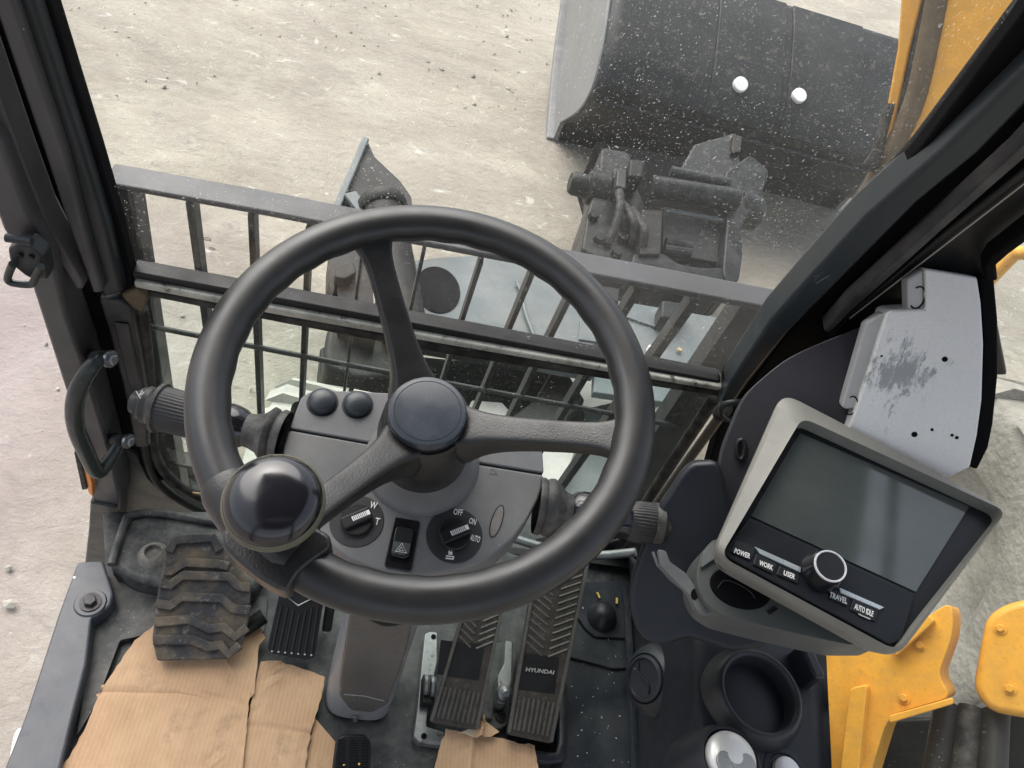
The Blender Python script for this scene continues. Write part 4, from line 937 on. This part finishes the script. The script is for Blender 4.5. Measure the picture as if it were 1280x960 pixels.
# ---- console under the wheel
def build_console():
    t = thing('steering_console', 'grey instrument console under the steering wheel with dials and a hazard switch', 'console', WC - WN * .25)
    F = Frame(WC - WN * .168, WN, (1, 0, 0))
    up = [(362, 535), (366, 524), (371, 510), (376, 497), (386, 490), (400, 487), (486, 491), (530, 499), (600, 527), (650, 548), (674, 556), (678, 562), (680, 591), (576, 574), (476, 555)]
    lo = [(361, 537), (476, 557.5), (576, 576.5), (680, 593.5), (679, 606), (672, 626), (660, 648), (642, 672), (622, 690), (602, 702), (565, 714), (520, 720), (475, 714), (438, 700), (416, 684), (385, 655), (362, 620), (353, 585), (354, 560)]
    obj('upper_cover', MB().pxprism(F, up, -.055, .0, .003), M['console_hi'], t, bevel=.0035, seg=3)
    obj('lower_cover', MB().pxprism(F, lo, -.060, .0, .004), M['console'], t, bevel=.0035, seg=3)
    # bowl below
    c0 = [F.hit(p, -.055) for p in lo[3:]] ; mid = sum(c0) / len(c0); rows = []
    full = [F.hit(p, -.050) for p in rounded([(362, 500), (480, 495), (600, 530), (676, 560), (678, 606), (660, 648), (622, 690), (565, 713), (520, 719), (475, 713), (416, 683), (362, 620), (355, 560)], 10, 3)]
    ctr = sum(full) / len(full)
    for s, h in ((.985, 0), (.93, -.03), (.80, -.065), (.60, -.095), (.45, -.12)): rows.append([ctr + (p - ctr) * s + WN * h for p in full] + [ctr + (full[0] - ctr) * s + WN * h])
    obj('shroud', MB().grid(rows), M['console'], t, ang=60)
    obj('hub_collar', MB().lathe(WC, WN, [(.040, -.135), (.046, -.140), (.050, -.150), (.054, -.157), (.0575, -.160), (.060, -.164), (.0615, -.169)], 56), M['console'], t, ang=20)
    for q in ((403, 503), (447, 506)):
        c = F.hit(q, 0); b = obj('round_button', MB().lathe(c, WN, [(.0150, -.001), (.0150, .0035), (.0138, .0065), (.010, .0085), (.005, .0095), (0, .0098)], 40), M['button'], t, ang=60)
        obj('button_seat', MB().lathe(c, WN, [(.0172, -.001), (.0168, .0008), (.0150, .0010), (.0150, -.001)], 40), M['black'], b)
    # rotary dials
    def dial(c, R1, r2, ang, lab):
        C0 = F.hit(c, .0012)
        d = obj('dial_plate', MB().lathe(C0, WN, [(0, .0), (R1 - .0006, .0), (R1, -.0006), (R1, -.003)], 56), M['dialblack'], t, ang=30)
        obj('dial_skirt', MB().lathe(C0, WN, [(r2, 0), (r2, .004), (r2 * .93, .0055), (0, .0055)], 48), M['black'], d)
        Fd = Frame(C0, WN, (1, 0, 0)); a = math.radians(ang); e, g = A([math.cos(a), math.sin(a)]), A([-math.sin(a), math.cos(a)])
        obj('dial_grip', MB().box(C0 + WN * .0075, (r2 * 1.9, r2 * .80, .0065), (Fd.u * e[0] + Fd.v * e[1], Fd.u * g[0] + Fd.v * g[1], WN)), M['black'], d, bevel=.0018, seg=3)
        obj('pointer', MB().box(C0 + (Fd.u * e[0] + Fd.v * e[1]) * r2 * .30 + WN * .0110, (r2 * 1.15, r2 * .30, .0006), (Fd.u * e[0] + Fd.v * e[1], Fd.u * g[0] + Fd.v * g[1], WN)), M['white'], d)
        mb = MB()
        for k in range(8):
            mb.box(C0 + (Fd.u * e[0] + Fd.v * e[1]) * r2 * (-.18 + k * .115) + WN * .0114, (r2 * .035, r2 * .26, .0004), (Fd.u * e[0] + Fd.v * e[1], Fd.u * g[0] + Fd.v * g[1], WN))
        obj('pointer_ticks', mb, M['black'], d)
        for s, p0, p1, sz in lab: text(s, F, p0, p1, M['white'], d, h=.0020, size=sz)
        return d
    dial((446, 651), .0270, .0160, 32, [('W', (461.5, 634.5), (470, 636.5), .0105), ('T', (468, 655.5), (473.5, 656.5), .0105)])
    d = dial((568, 669), .0288, .0165, 30, [('OFF', (566.5, 643), (578, 644.5), .0092), ('ON', (585.5, 654), (594, 656.5), .0092), ('AUTO', (587, 675), (599, 678.5), .0092)])
    # padlock on a chassis sign
    F4 = F; Q = lambda pix, nm='lock_sign': obj(nm, MB().prism(F, pix2(F, pix, .0016), .0012, .0017), M['white'], d)
    Q([(560.5, 689.5), (565.5, 690), (565.5, 693.5), (560.5, 693)])
    obj('lock_sign', MB().tube([F.hit(p, .0015) for p in ((561.5, 689.5), (561.8, 687.5), (563.2, 686.6), (564.6, 687.8), (564.5, 690))], .00045, 6), M['white'], d)
    Q([(557.5, 694), (568, 695.2), (567, 699.6), (556.8, 698.4), (557.2, 696.8), (565.6, 697.8), (566, 696.4), (557.4, 695.4)])
    # hazard rocker
    s = obj('switch_bezel', MB().pxprism(F, [(493.5, 646), (523.5, 651), (525, 654), (514.5, 712), (511, 714.5), (482, 709), (480, 705)], -.004, .0020, .002), M['gloss'], t, bevel=.0008)
    obj('switch_well', MB().pxprism(F, [(493, 656), (518, 660), (510, 705), (486, 700)], .0015, .0024, .003), M['void'], s)
    obj('rocker', MB().pxprism(F, [(494.5, 659), (501, 657.5), (516, 661), (517, 665), (511, 695), (505, 698), (490, 694), (489, 690)], .0022, .0062, .002), M['rocker'], s, bevel=.0012, seg=3)
    obj('rocker_tab', MB().pxprism(F, [(492.5, 676), (513.5, 679.5), (511, 691), (505, 694), (492, 691.5), (490, 688)], .006, .0068, .001), M['rockertab'], s, bevel=.0003)
    tri = [(502.5, 679), (508, 691), (494.5, 689)]
    obj('hazard_triangle', MB().tube([F.hit(p, .0072) for p in tri], .00055, 6, closed=True), M['white'], s)
    c3 = A([501.7, 686.6]); obj('hazard_triangle', MB().tube([F.hit(c3 + (A(p) - c3) * .42, .0072) for p in tri], .00045, 6, closed=True), M['white'], s)
    # screw recess
    c = F.px((621, 651), .0008); a1 = F.px((615, 670), .0008) - c; a1 = a1 / np.linalg.norm(a1); b1 = A([-a1[1], a1[0]])
    obj('screw_recess', MB().prism(F, [c + a1 * .0178 * math.cos(k) + b1 * .0052 * math.sin(k) for k in np.linspace(0, 2 * math.pi, 32, endpoint=False)], -.002, .0006), M['recess'], t)
    obj('recess_edge', MB().tube([F.P(c + a1 * .0180 * math.cos(k) + b1 * .0054 * math.sin(k), .0004) for k in np.linspace(0, 2 * math.pi, 32, endpoint=False)], .0006, 6, closed=True), M['black'], t)
    obj('screw', MB().lathe(F.hit((590, 575), .0), WN, [(.0018, 0), (.0012, .001), (0, .0011)], 10), M['void'], t)
    tri = [(615, 584), (621.5, 593), (611, 591.5)]
    obj('faint_triangle', MB().tube([F.hit(p, .0003) for p in tri], .00035, 5, closed=True), M['dimwhite'], t)
    # side bolt nub under the right spoke
    # ---- steering column cover
    t2 = thing('column_cover', 'shiny brown grey steering column cover standing on the floor', 'column cover', Zp(455, 900, 0))
    c0 = Zp(452, 868, .06) + A([0, .035, 0]); c0[2] = 0.0
    c1 = c0 + A([.010, .100, .52])
    ax = unit(c1 - c0); path = [c0 + (c1 - c0) * k for k in np.linspace(0, 1, 8)]
    obj('lower_cover', MB().tube(path, [.053] * 8, 32, up=(0, 1, 0) - ax * ax[1], rh=[.055] * 8, p=3.4), M['colbase'], t2, ang=50)
    nf = unit(A([.02, -1, 0]) - ax * (A([.02, -1, 0]) @ ax)); Fc = Frame(c0 + nf * .0555, nf, (1, 0, 0))
    FF = Fc
    obj('front_cover', MB().pxprism(FF, [(438, 760), (518, 767), (508, 815), (494, 856), (484, 882), (466, 892), (438, 889), (424, 872), (424, 850), (432, 800)], -.004, .0055, .010), M['colcover'], t2, bevel=.004, seg=3)
    obj('collar_gap', MB().pxprism(FF, [(446, 752), (512, 757), (514, 772), (500, 782), (480, 784), (462, 776), (446, 764)], .004, .0065, .008), M['under'], t2, bevel=.001)
    obj('cover_crease', MB().tube([FF.hit(p, .0058) for p in ((430, 868), (455, 870), (480, 876))], .0006, 6), M['dimwhite'], t2)
    obj('clip', MB().pxprism(FF, [(441, 897), (447, 897), (447, 903), (441, 903)], 0, .004), M['bracket'], t2, bevel=.001)
M['button'] = surf('dark_button', (.032, .038, .045), .30, grain=0, var=.08)
M['dialblack'] = surf('dial_black', (.028, .028, .030), .5, grain=600, gb=.1)
M['rocker'] = surf('rocker_black', (.020, .022, .023), .22, grain=0)
M['rockertab'] = surf('rocker_grey', (.07, .08, .08), .3, grain=0)
M['recess'] = surf('recess_brown', (.16, .15, .14), .6, grain=300, gb=.5, wear=.6, wearcol=(.34, .32, .30), vs=60)
build_console()

# ---- control stalks
def build_stalk(label, pa, pb, h, right):
    F = Frame(WC - WN * .168, WN, (1, 0, 0))
    a, b = F.hit(pa, h), F.hit(pb, h); d = unit(b - a); L = np.linalg.norm(b - a)
    t = thing('control_stalk', label, 'control stalk', a)
    if right:
        obj('boot', MB().lathe(a, d, [(.030, -.012), (.031, -.006), (.029, -.004), (.031, .000), (.0315, .004), (.029, .009), (.022, .015), (.0185, .021), (.0175, .028), (.018, .032)], 40), M['boot'], t, ang=60)
        obj('collar', MB().lathe(a, d, [(.018, .026), (.0215, .030), (.0232, .037), (.0232, .058), (.0222, .062)], 40), M['gloss'], t)
        obj('ring', MB().lathe(a, d, [(.0222, .062), (.0226, .064), (.0226, .076), (.0210, .080), (.0205, .09)], 40), M['gloss'], t)
        obj('ribbed_grip', MB().lathe(a, d, [(.020, .088), (.0215, .094, .012), (.0222, .100, .014), (.0228, L - .022, .014), (.0222, L - .020)], 160), M['grip'], t, ang=30)
        obj('end_cap', MB().lathe(a, d, [(.0222, L - .021), (.0240, L - .020), (.0240, L - .012), (.0225, L - .010), (.0200, L - .009), (.0190, L - .002), (.0165, L), (.0150, L + .003), (.0125, L + .004), (.0110, L + .009), (0, L + .0095)], 40), M['boot'], t, ang=25)
        # wiper mark
        g = unit(np.cross(d, -ray(733, 630))); up = unit(np.cross(g, d))
        if up @ (CAM - a) < 0: up = -up
        Fs = Frame(a + up * .0240, up, d)
        mk = MB()
        mk.bar(Fs.P(Fs.px((737, 622))), Fs.P(Fs.px((733.5, 637))), .0010, .0004, up); mk.bar(Fs.P(Fs.px((734.5, 621.5))), Fs.P(Fs.px((740, 622.5))), .0010, .0004, up)
        mk.bar(Fs.P(Fs.px((731.5, 637))), Fs.P(Fs.px((736, 638))), .0010, .0004, up)
        obj('wiper_mark', mk, M['white'], t)
    else:
        obj('boot', MB().lathe(a, d, [(.030, -.010), (.031, -.004), (.027, .0), (.030, .003), (.031, .007), (.026, .011), (.0215, .016), (.0185, .026), (.0175, .038)], 40), M['boot'], t, ang=60)
        obj('collar', MB().lathe(a, d, [(.0175, .030), (.021, .036), (.0235, .046), (.0235, .062), (.0215, .066)], 40), M['gloss'], t)
        obj('neck', MB().lathe(a, d, [(.0215, .064), (.0222, .067), (.0222, .076), (.020, .080)], 40), M['gloss'], t)
        obj('ribbed_grip', MB().lathe(a, d, [(.020, .078), (.0222, .082, .012), (.0230, .088, .014), (.0240, L - .026, .014), (.0240, L - .022)], 160), M['grip'], t, ang=30)
        obj('end_ring', MB().lathe(a, d, [(.0240, L - .024), (.0268, L - .023), (.0268, L - .019), (.0235, L - .017)], 40), M['boot'], t)
        obj('end_cap', MB().lathe(a, d, [(.0235, L - .018), (.0195, L - .012), (.0200, L - .006), (.0170, L - .003), (.0170, L), (.0130, L + .002), (.0120, L + .008), (0, L + .009)], 40), M['grip'], t, ang=25)
        Fs = Frame(b - d * .008 + unit(CAM - b) * .0205, unit(CAM - b), d); mk = MB()
        for p, q in (((170, 489), (176, 498)), ((173, 496), (178, 488)), ((176, 494), (180, 490))): mk.bar(Fs.hit(p), Fs.hit(q), .0009, .0004, Fs.n)
        obj('lamp_mark', mk, M['white'], t)
M['boot'] = surf('dusty_boot_rubber', (.034, .034, .034), .5, grain=300, gb=.2, dust=.35, vs=30)
M['grip'] = surf('ribbed_grip_plastic', (.026, .026, .027), .42, grain=500, gb=.15)
build_stalk('ribbed control stalk reaching left from the console to the left pillar', (344, 546), (176, 504), -.012, False)
build_stalk('ribbed control stalk with a white wiper mark right of the console', (684, 634), (838, 659), -.012, True)

# ---- monitor
def solve_monitor():
    TL, BL = Dp(985, 490, .80), Dp(890, 690, .70); best = None
    for tt in np.linspace(.6, .95, 400):
        TR = Dp(1262, 634, tt); c = abs(unit(TR - TL) @ unit(BL - TL))
        if best is None or c < best[0]: best = (c, TR)
    return frame3(TL, best[1], BL)
FM = solve_monitor()
def ring_loop(pix, r, h, k=6): return [FM.P(q, h) for q in rounded(pix2(FM, pix, 0), r, k)]
M['monlow'] = surf('dark_grey_monitor_base', (.075, .08, .077), .42, grain=900, gb=.1, var=.1, dust=.2, dustcol=(.12, .12, .10))
def build_monitor():
    t = thing('monitor', 'grey framed display monitor with a dark screen, dial and lettered buttons', 'monitor', FM.hit((1020, 780), -.06))
    outer = [(980, 488), (1262, 636), (1122, 824), (890, 694)]; inner = [(1001, 524), (1255, 641), (1118, 815), (899, 697)]
    out2 = [(982, 496), (1256, 640), (1118, 816), (896, 694)]
    loops = [ring_loop(out2, .020, -.026), ring_loop(outer, .020, -.010), ring_loop(outer, .020, -.004)]
    def lerp(A_, B_, s): return [a * (1 - s) + b * s for a, b in zip(A_, B_)]
    inn = ring_loop(inner, .012, .004); inb = ring_loop(inner, .012, -.016)
    loops += [lerp(loops[2], inn, .15), lerp(loops[2], inn, .9), inn, inb]
    loops[3] = [p + FM.n * .002 for p in loops[3]]
    mb = MB(); mb.grid([l + [l[0]] for l in loops]); obj('frame', mb, M['monbody'], t, ang=32)
    P = lambda name, pix, h0, h1, m, par=t, bev=.001, r=0: obj(name, MB().pxprism(FM, pix, h0, h1, r), M[m], par, bevel=bev)
    obj('front_panel', MB().prism(FM, rounded(pix2(FM, inner, 0), .012, 6), -.02, -.013), M['bezel'], t)
    P('screen', [(1000, 541), (1212, 633), (1145, 740), (939, 645)], -.0128, -.0116, 'screen', t, .0003)
    P('button_panel', [(937, 647), (1144, 743), (1128, 800), (1112, 806), (906, 695), (905, 688)], -.0128, -.0085, 'bezel', t, .0015, .002)
    for pix, s, b0, b1, sz in (([(921, 674), (945, 685.5), (938, 701), (913.5, 689.5)], 'POWER', (917.5, 691), (937, 698.5), .0072),
                           ([(946, 692), (972, 704.5), (966.5, 717.5), (941.5, 705.5)], 'WORK', (948.5, 706), (965.5, 713), .0072),
                           ([(975, 706.5), (1000, 718), (998, 730), (971, 718)], 'USER', (979, 718.5), (993, 724.5), .0072),
                           ([(1040, 735), (1063, 747), (1059.5, 758.5), (1036, 747)], 'TRAVEL', (1036.5, 746), (1058.5, 755), .0075),
                           ([(1067, 748), (1099, 763), (1094, 777), (1062.5, 762)], 'AUTO IDLE', (1067.5, 761), (1091, 771), .0078)):
        b = P('button', pix, -.0090, -.0066, 'keycap', t, .0007)
        text(s, FM, b0, b1, M['white'], b, h=-.0064, size=sz)
        if s == 'AUTO IDLE': obj('small_print', MB().bar(FM.hit((1073, 767.5), -.0062), FM.hit((1088, 774), -.0062), .0012, .0002, FM.n), M['dimwhite'], b)
    P('trim_strip', [(943.5, 683), (1001.5, 709), (1001, 715.5), (950, 692)], -.0088, -.0058, 'chrome', t, .0006)
    P('trim_strip', [(1049, 734), (1106, 759), (1100, 762), (1051, 741)], -.0088, -.0058, 'chrome', t, .0006)
    c = FM.hit((1026, 716), -.0085)
    d = obj('dial', MB().lathe(c, FM.n, [(.0195, 0), (.0190, .004), (.0178, .006), (.0168, .016), (.0150, .020), (0, .020)], 48), M['gloss'], t, ang=40)
    obj('dial_ring', MB().lathe(c, FM.n, [(.0152, .0198), (.0148, .0214), (.0136, .0214), (.0132, .0200)], 48), M['ringwhite'], d)
    obj('dial_face', MB().lathe(c, FM.n, [(.0134, .0195), (.0132, .0204), (0, .0206)], 40), M['keycap'], d)
    # lower body with the dark round port
    F2 = FM.off(-.040)
    obj('lower_body', MB().pxprism(F2, [(893, 672), (960, 700), (1040, 760), (1112, 806), (1060, 806), (1018, 797), (960, 784), (905, 770), (882, 755), (872, 735), (871, 712), (878, 690)], -.05, 0, .008), M['monlow'], t, bevel=.008, seg=4)
    obj('lower_body_edge', MB().pxprism(F2, [(880, 690), (893, 676), (896, 696), (876, 710)], -.02, .004, .003), M['bracket'], t, bevel=.002)
    e = [F2.px((926 + 38 * math.cos(a) - 2 * math.sin(a), 735 + 9 * math.cos(a) + 25 * math.sin(a)), .002) for a in np.linspace(0, 2 * math.pi, 48, endpoint=False)]
    obj('port_cover', MB().prism(F2, e, -.01, .0014), M['void'], t, bevel=.001)
    obj('port_line', MB().tube(catmull([F2.hit(p, .002) for p in ((897, 735), (905, 726), (918, 728), (936, 738), (944, 748))], 5), .0006, 6), M['dialblack'], t)
    P2 = lambda pix, h0, h1, m, nm, r=0: obj(nm, MB().pxprism(F2, pix, h0, h1, r), M[m], t, bevel=.002)
    obj('label_mark', MB().pxprism(F2, [(958, 764), (968, 757), (973, 761), (962, 768)], 0, .001), M['keycap'], t)
    t2 = thing('monitor_bracket', 'bent grey bracket arm with a hole left of the monitor', 'bracket', F2.hit((850, 720), -.02))
    F3 = FM.off(-.050)
    obj('arm', MB().pxprism(F3, [(822, 686), (833, 688), (838, 702), (858, 716), (872, 736), (889, 754), (892, 766), (882, 769), (872, 764), (862, 744), (842, 725), (826, 708)], -.006, 0, .003), M['bracket'], t2, bevel=.0015)
    obj('arm_edge', MB().tube([F3.hit(p, -.008) for p in ((816, 690), (822, 706), (838, 724), (858, 740), (868, 762))], .0016, 6), M['bracket'], t2)
    e = [F3.px((868 + 4.5 * math.cos(a), 743 + 7 * math.sin(a)), .0) for a in np.linspace(0, 2 * math.pi, 24, endpoint=False)]
    obj('arm_hole', MB().prism(F3, e, -.002, .0006), M['void'], t2)
M['bezel'] = surf('piano_black_bezel', (.010, .012, .015), .34, grain=0, var=.1, speck=.02)
M['keycap'] = surf('keycap_black', (.014, .015, .017), .35, grain=0)
M['chrome'] = plain('satin_trim', (.50, .55, .56), .25, .6)
M['ringwhite'] = plain('dial_silver_ring', (.75, .76, .77), .25, .4)
build_monitor()

# ---- metal cover, cowl and right hand console
def build_right():
    a, b, c = Dp(1155, 335, .745), Dp(1225, 346, .735), Dp(1060, 510, .79)
    F = frame3(a, b, c)
    t = thing('side_cover', 'scuffed pale grey metal cover panel behind the monitor', 'cover panel', F.hit((1140, 560), -.05))
    face = [(1156, 335), (1222, 346), (1227, 380), (1230, 430), (1228, 500), (1222, 545), (1213, 585), (1180, 600), (1058, 540), (1071, 508), (1108, 392), (1113, 388), (1157, 386)]
    global METAL_SPOT
    METAL_SPOT = tuple(float(x) for x in (F.hit((1122, 460)) - BASE[t.name])); M['metal'] = m_metal()
    P = lambda name, pix, h0, h1, m, bev=.002, r=0: obj(name, MB().pxprism(F, pix, h0, h1, r), M[m], t, bevel=bev)
    P('face_panel', face, -.05, 0, 'metal', .003)
    P('side_flange', [(1082, 405), (1100, 393), (1110, 391), (1073, 510), (1058, 512), (1052, 509)], -.03, -.008, 'flange', .002)
    P('block_side', [(1134, 349), (1155, 336), (1156, 386), (1135, 389)], -.03, -.004, 'flange', .003)
    for q, r in (((1147, 372), .011), ((1064, 507), .010)):
        q2 = F.px(q, -.0035); obj('round_tab', MB().tube([F.P(q2 + A([.6 * math.cos(k), math.sin(k)]) * r, -.0035) for k in np.linspace(-2.2, 2.2, 20)], .0008, 6), M['void'], t)
    for q, r in (((1181, 449), .0028), ((1143, 543), .0030), ((1102, 445), .0012), ((1190, 544), .0016), ((1196, 547), .0018), ((1165, 537), .0016)):
        obj('drill_hole', MB().lathe(F.hit(q, .0), F.n, [(r, .0002), (r * .9, .0006), (0, .0006)], 14), M['void'], t)
    P2 = F.off(-.02)
    t = thing('window_gasket', 'black rubber gasket along the edge of the side window', 'gasket', F.hit((1240, 480), -.02))
    obj('strip', MB().pxprism(P2, [(1224, 345), (1243, 345), (1248, 400), (1248, 470), (1242, 530), (1236, 560), (1222, 588), (1208, 582), (1224, 520), (1229, 430)], -.03, .004), M['void'], t, bevel=.003)
    # cowl
    Fw = Frame(Dp(960, 520, .83), unit(A([-.40, -.62, .68])), (1, 0, 0))
    t = thing('cowl', 'charcoal grained plastic cowl between the pillar and the monitor', 'cowl', Fw.hit((900, 760), -.1))
    obj('upper_cowl', MB().pxprism(Fw, catpx([(1140, 384), (1082, 406), (1020, 431), (985, 448), (956, 470), (932, 494), (916, 528), (904, 560), (898, 590)], 5) + [(890, 700), (1000, 720), (1100, 560), (1125, 400)], -.06, 0), M['cowl'], t, bevel=.007, seg=3)
    Fl = Fw.off(.045)
    obj('lower_cowl', MB().pxprism(Fl, catpx([(930, 660), (912, 620), (902, 588), (895, 577), (880, 576), (864, 579), (850, 592), (834, 616), (822, 634), (808, 668), (794, 705), (786, 740), (790, 775), (806, 800), (832, 806), (860, 800), (884, 806), (920, 815), (980, 800), (1010, 760)], 4), -.12, 0), M['cons2'], t, bevel=.018, seg=5)
    obj('knob_ring', MB().tube([Fw.hit((926 + 5 * math.cos(k), 562 + 12 * math.sin(k)), .004) for k in np.linspace(0, 2 * math.pi, 24, endpoint=False)], .003, 8, closed=True), M['black'], t)
    # right hand console
    t = thing('side_console', 'dark navy plastic side console with an air vent and a cup holder', 'side console', Zp(900, 900, 0))
    zt = .43
    r0 = [Zp(784, 690, .0), Zp(790, 760, 0), Zp(793, 860, 0), Zp(798, 1010, 0)]
    r1 = [Zp(792, 700, .2), Zp(806, 775, .2), Zp(812, 868, .2), Zp(814, 1010, .2)]
    r2 = [Zp(830, 720, zt - .05), Zp(852, 778, zt - .05), Zp(858, 880, zt - .05), Zp(862, 1010, zt - .05)]
    r3 = [Zp(848, 700, zt), Zp(878, 780, zt), Zp(884, 880, zt), Zp(886, 1010, zt)]
    r4 = [Zp(980, 700, zt), Zp(1000, 780, zt), Zp(1012, 880, zt), Zp(1018, 1010, zt)]
    r5 = [Zp(1000, 700, zt - .02), Zp(1022, 790, zt - .02), Zp(1024, 880, zt - .02), Zp(1028, 1010, zt - .02)]
    r6 = [p + A([.03, 0, -.3]) for p in r5]
    cols = [catmull(list(c), 5) for c in zip(r0, r1, r2, r3, r4, r5, r6)]
    rows = [catmull(list(r), 5) for r in zip(*cols)]
    obj('body', MB().grid(rows), M['cons2'], t, ang=50, solid=.004)
    # vent
    va = (Zp(822, 850, .28) + Zp(822, 850, .22)) / 2; vn = unit(A([-.86, -.18, .40]))
    v = obj('air_vent', MB().lathe(va + vn * .010, vn, [(.050, -.004), (.046, .006), (.040, .014), (.034, .018), (.0325, .016), (.031, .020), (.027, .022), (.0255, .019), (0, .019)], 48), M['cons2'], t, ang=25)
    Fv = Frame(va + vn * .0305, vn, (0, 1, 0)); obj('vent_slat', MB().tube([Fv.P((x, .006 * math.sin(x * 130)), 0) for x in np.linspace(-.022, .022, 12)], .0012, 6), M['black'], v)
    # cup holder
    F5 = Frame(Zp(950, 866, .455), unit(A([-.05, -.05, 1])), (1, 0, 0)); cc = F5.O
    h = obj('cup_holder', MB().lathe(cc, F5.n, [(.064, -.035), (.058, -.012), (.0525, -.002), (.0490, .003), (.0465, .0035), (.0435, .0015), (.0420, -.004), (.0405, -.03), (.0385, -.085), (0, -.087)], 64), M['cup'], t, ang=60)
    # knob with silver cap
    t3 = thing('lever_knob', 'lever knob with a shiny silver cap at the bottom edge', 'lever', Zp(912, 960, .44))
    c = Zp(914, 948, .50)
    obj('sleeve', MB().lathe(c, (0, 0, 1), [(.045, -.065), (.043, -.035), (.038, -.015), (.034, -.004), (.031, .0), (.029, -.001)], 48), M['cons2'], t3, ang=60)
    obj('silver_cap', MB().lathe(c, (0, 0, 1), [(.0265, -.004), (.0262, .002), (.024, .006), (.015, .009), (0, .0105)], 48), M['silver'], t3, ang=60)
    Fk = Frame(c + A([0, 0, .0075]), (0, 0, 1), (1, 0, 0))
    obj('cap_inlay', MB().prism(Fk, [A(p) for p in catmull([(-.021, -.009), (-.018, .001), (-.010, .0035), (0, -.001), (.010, .0035), (.018, .001), (.021, -.009), (.012, -.020), (-.012, -.020)], 5, True)], -.002, .0022), M['inlay'], t3, bevel=.001)
    t4 = thing('lighter_socket', 'round socket in the side console at the bottom edge', 'socket', Zp(982, 962, zt))
    c = Zp(982, 966, zt + .004)
    obj('bezel', MB().lathe(c, (0, 0, 1), [(.028, -.003), (.026, .001), (.021, .0015), (.019, -.001), (.017, -.004)], 36), M['cons2'], t4, ang=30)
    obj('plug', MB().lathe(c, (0, 0, 1), [(.016, -.004), (.0155, .006), (.012, .008), (0, .008)], 30), M['silver'], t4)
    obj('console_tab', MB().box(Zp(1003, 835, zt + .01), (.016, .045, .05), ((.95, .2, 0), (-.2, .95, 0), (0, 0, 1))), M['cons2'], t, bevel=.004)
    t5 = thing('wiring', 'brown and yellow wires in the gap beside the side console', 'wires', Zp(1020, 900, .3))
    obj('wire', MB().tube(catmull([Zp(1011, 838, .40), Zp(1014, 862, .40), Zp(1020, 900, .40), Zp(1024, 990, .40)], 6), .0022, 8), M['straw'], t5)
    obj('loom', MB().tube(catmull([Zp(1016, 830, .39), Zp(1020, 862, .39), Zp(1025, 900, .39), Zp(1030, 990, .39)], 6), .006, 10), M['hose'], t5)
    # side window glass
    t6 = thing('side_window', 'dusty side window glass on the right with dirt smears', 'window', Dp(1260, 600, 1.05))
    a, b, c = Dp(1250, 320, 1.12), Dp(1300, 320, 1.10), Dp(1130, 800, .98)
    Fs = frame3(a, b, c); obj('pane', MB().pxprism(Fs, [(1238, 300), (1500, 200), (1500, 1100), (1036, 1100), (1030, 800), (1150, 700), (1215, 590), (1240, 520), (1246, 430)], -.004, 0), M['glass3'], t6)
def catpx(p, k): return [tuple(q) for q in catmull(p, k)]
M['flange'] = surf('grey_flange', (.36, .36, .355), .45, grain=300, gb=.1, var=.08)
M['cup'] = surf('cup_holder_plastic', (.024, .026, .029), .40, grain=500, gb=.15, speck=.03)
M['silver'] = plain('silver_cap', (.66, .66, .64), .38, .35)
M['inlay'] = plain('grey_inlay', (.30, .31, .30), .3, .5)
build_right()

# ---- the rest of the cab above and behind the viewer
def build_roof():
    t = thing('cab_roof', 'dark cab roof frame with an open hatch above the seat', 'cab roof', (0, -.2, 1.62))
    F = Frame((0, 0, 1.62), (0, 0, -1), (1, 0, 0))
    for nm, x0, x1, y0, y1 in (('side_liner', -.60, -.34, -1.0, .80), ('side_liner',   .36, .62, -1.0, .80), ('front_liner', -.34, .36, -.20, .80), ('rear_liner', -.34, .36, -1.0, -.28)):
        obj(nm, MB().box(((x0 + x1) / 2, (y0 + y1) / 2, 1.65), (x1 - x0, y1 - y0, .06)), M['postdark'], t, bevel=.01)
    for x in (-.56, .58):
        p = thing('rear_pillar', 'dark rear pillar of the cab behind the viewer on the ' + ('left' if x < 0 else 'right'), 'cab pillar', (x, -.55, 0))
        obj('post', MB().box((x, -.55, .81), (.07, .12, 1.62)), M['postdark'], p, bevel=.01)
build_roof()

def build_reflected_panel():  # unseen dark panel added for the monitor screen to reflect
    c = A([.78, .69, 1.92]); n = unit(A([.05, -.2, 1])); t = thing('reflected_panel', 'dark oval panel on a bracket out of view, added to show in the screen reflection', 'reflected panel', c)
    F = Frame(c, n, unit(A([.95, -.25, 0])))
    obj('shell', MB().prism(F, rounded([(-.10, -.20), (.10, -.20), (.10, .20), (-.10, .20)], .085, 8), 0, .05), M['black'], t, bevel=.015)
    obj('arm', MB().tube([F.P((.17, -.42)), F.P((.15, .30)), F.P((.05, .32))], .014, 10), M['black'], t)
build_reflected_panel()

def build_handrail():
    t = thing('handrail', 'yellow tube handrail outside, a sliver of it at the edge of the side window', 'handrail', Dp(1244, 420, 1.3))
    p = Dp(1245, 342, 1.3)
    obj('rail', MB().tube(catmull([p + A([0, -.75, .22]), p + A([0, -.45, .20]), p + A([0, -.12, .14]), p + A([0, -.02, .06]), p, p + A([0, 0, -.4]), p + A([0, 0, -1.0])], 6), .011, 12), M['yellow'], t)
build_handrail()
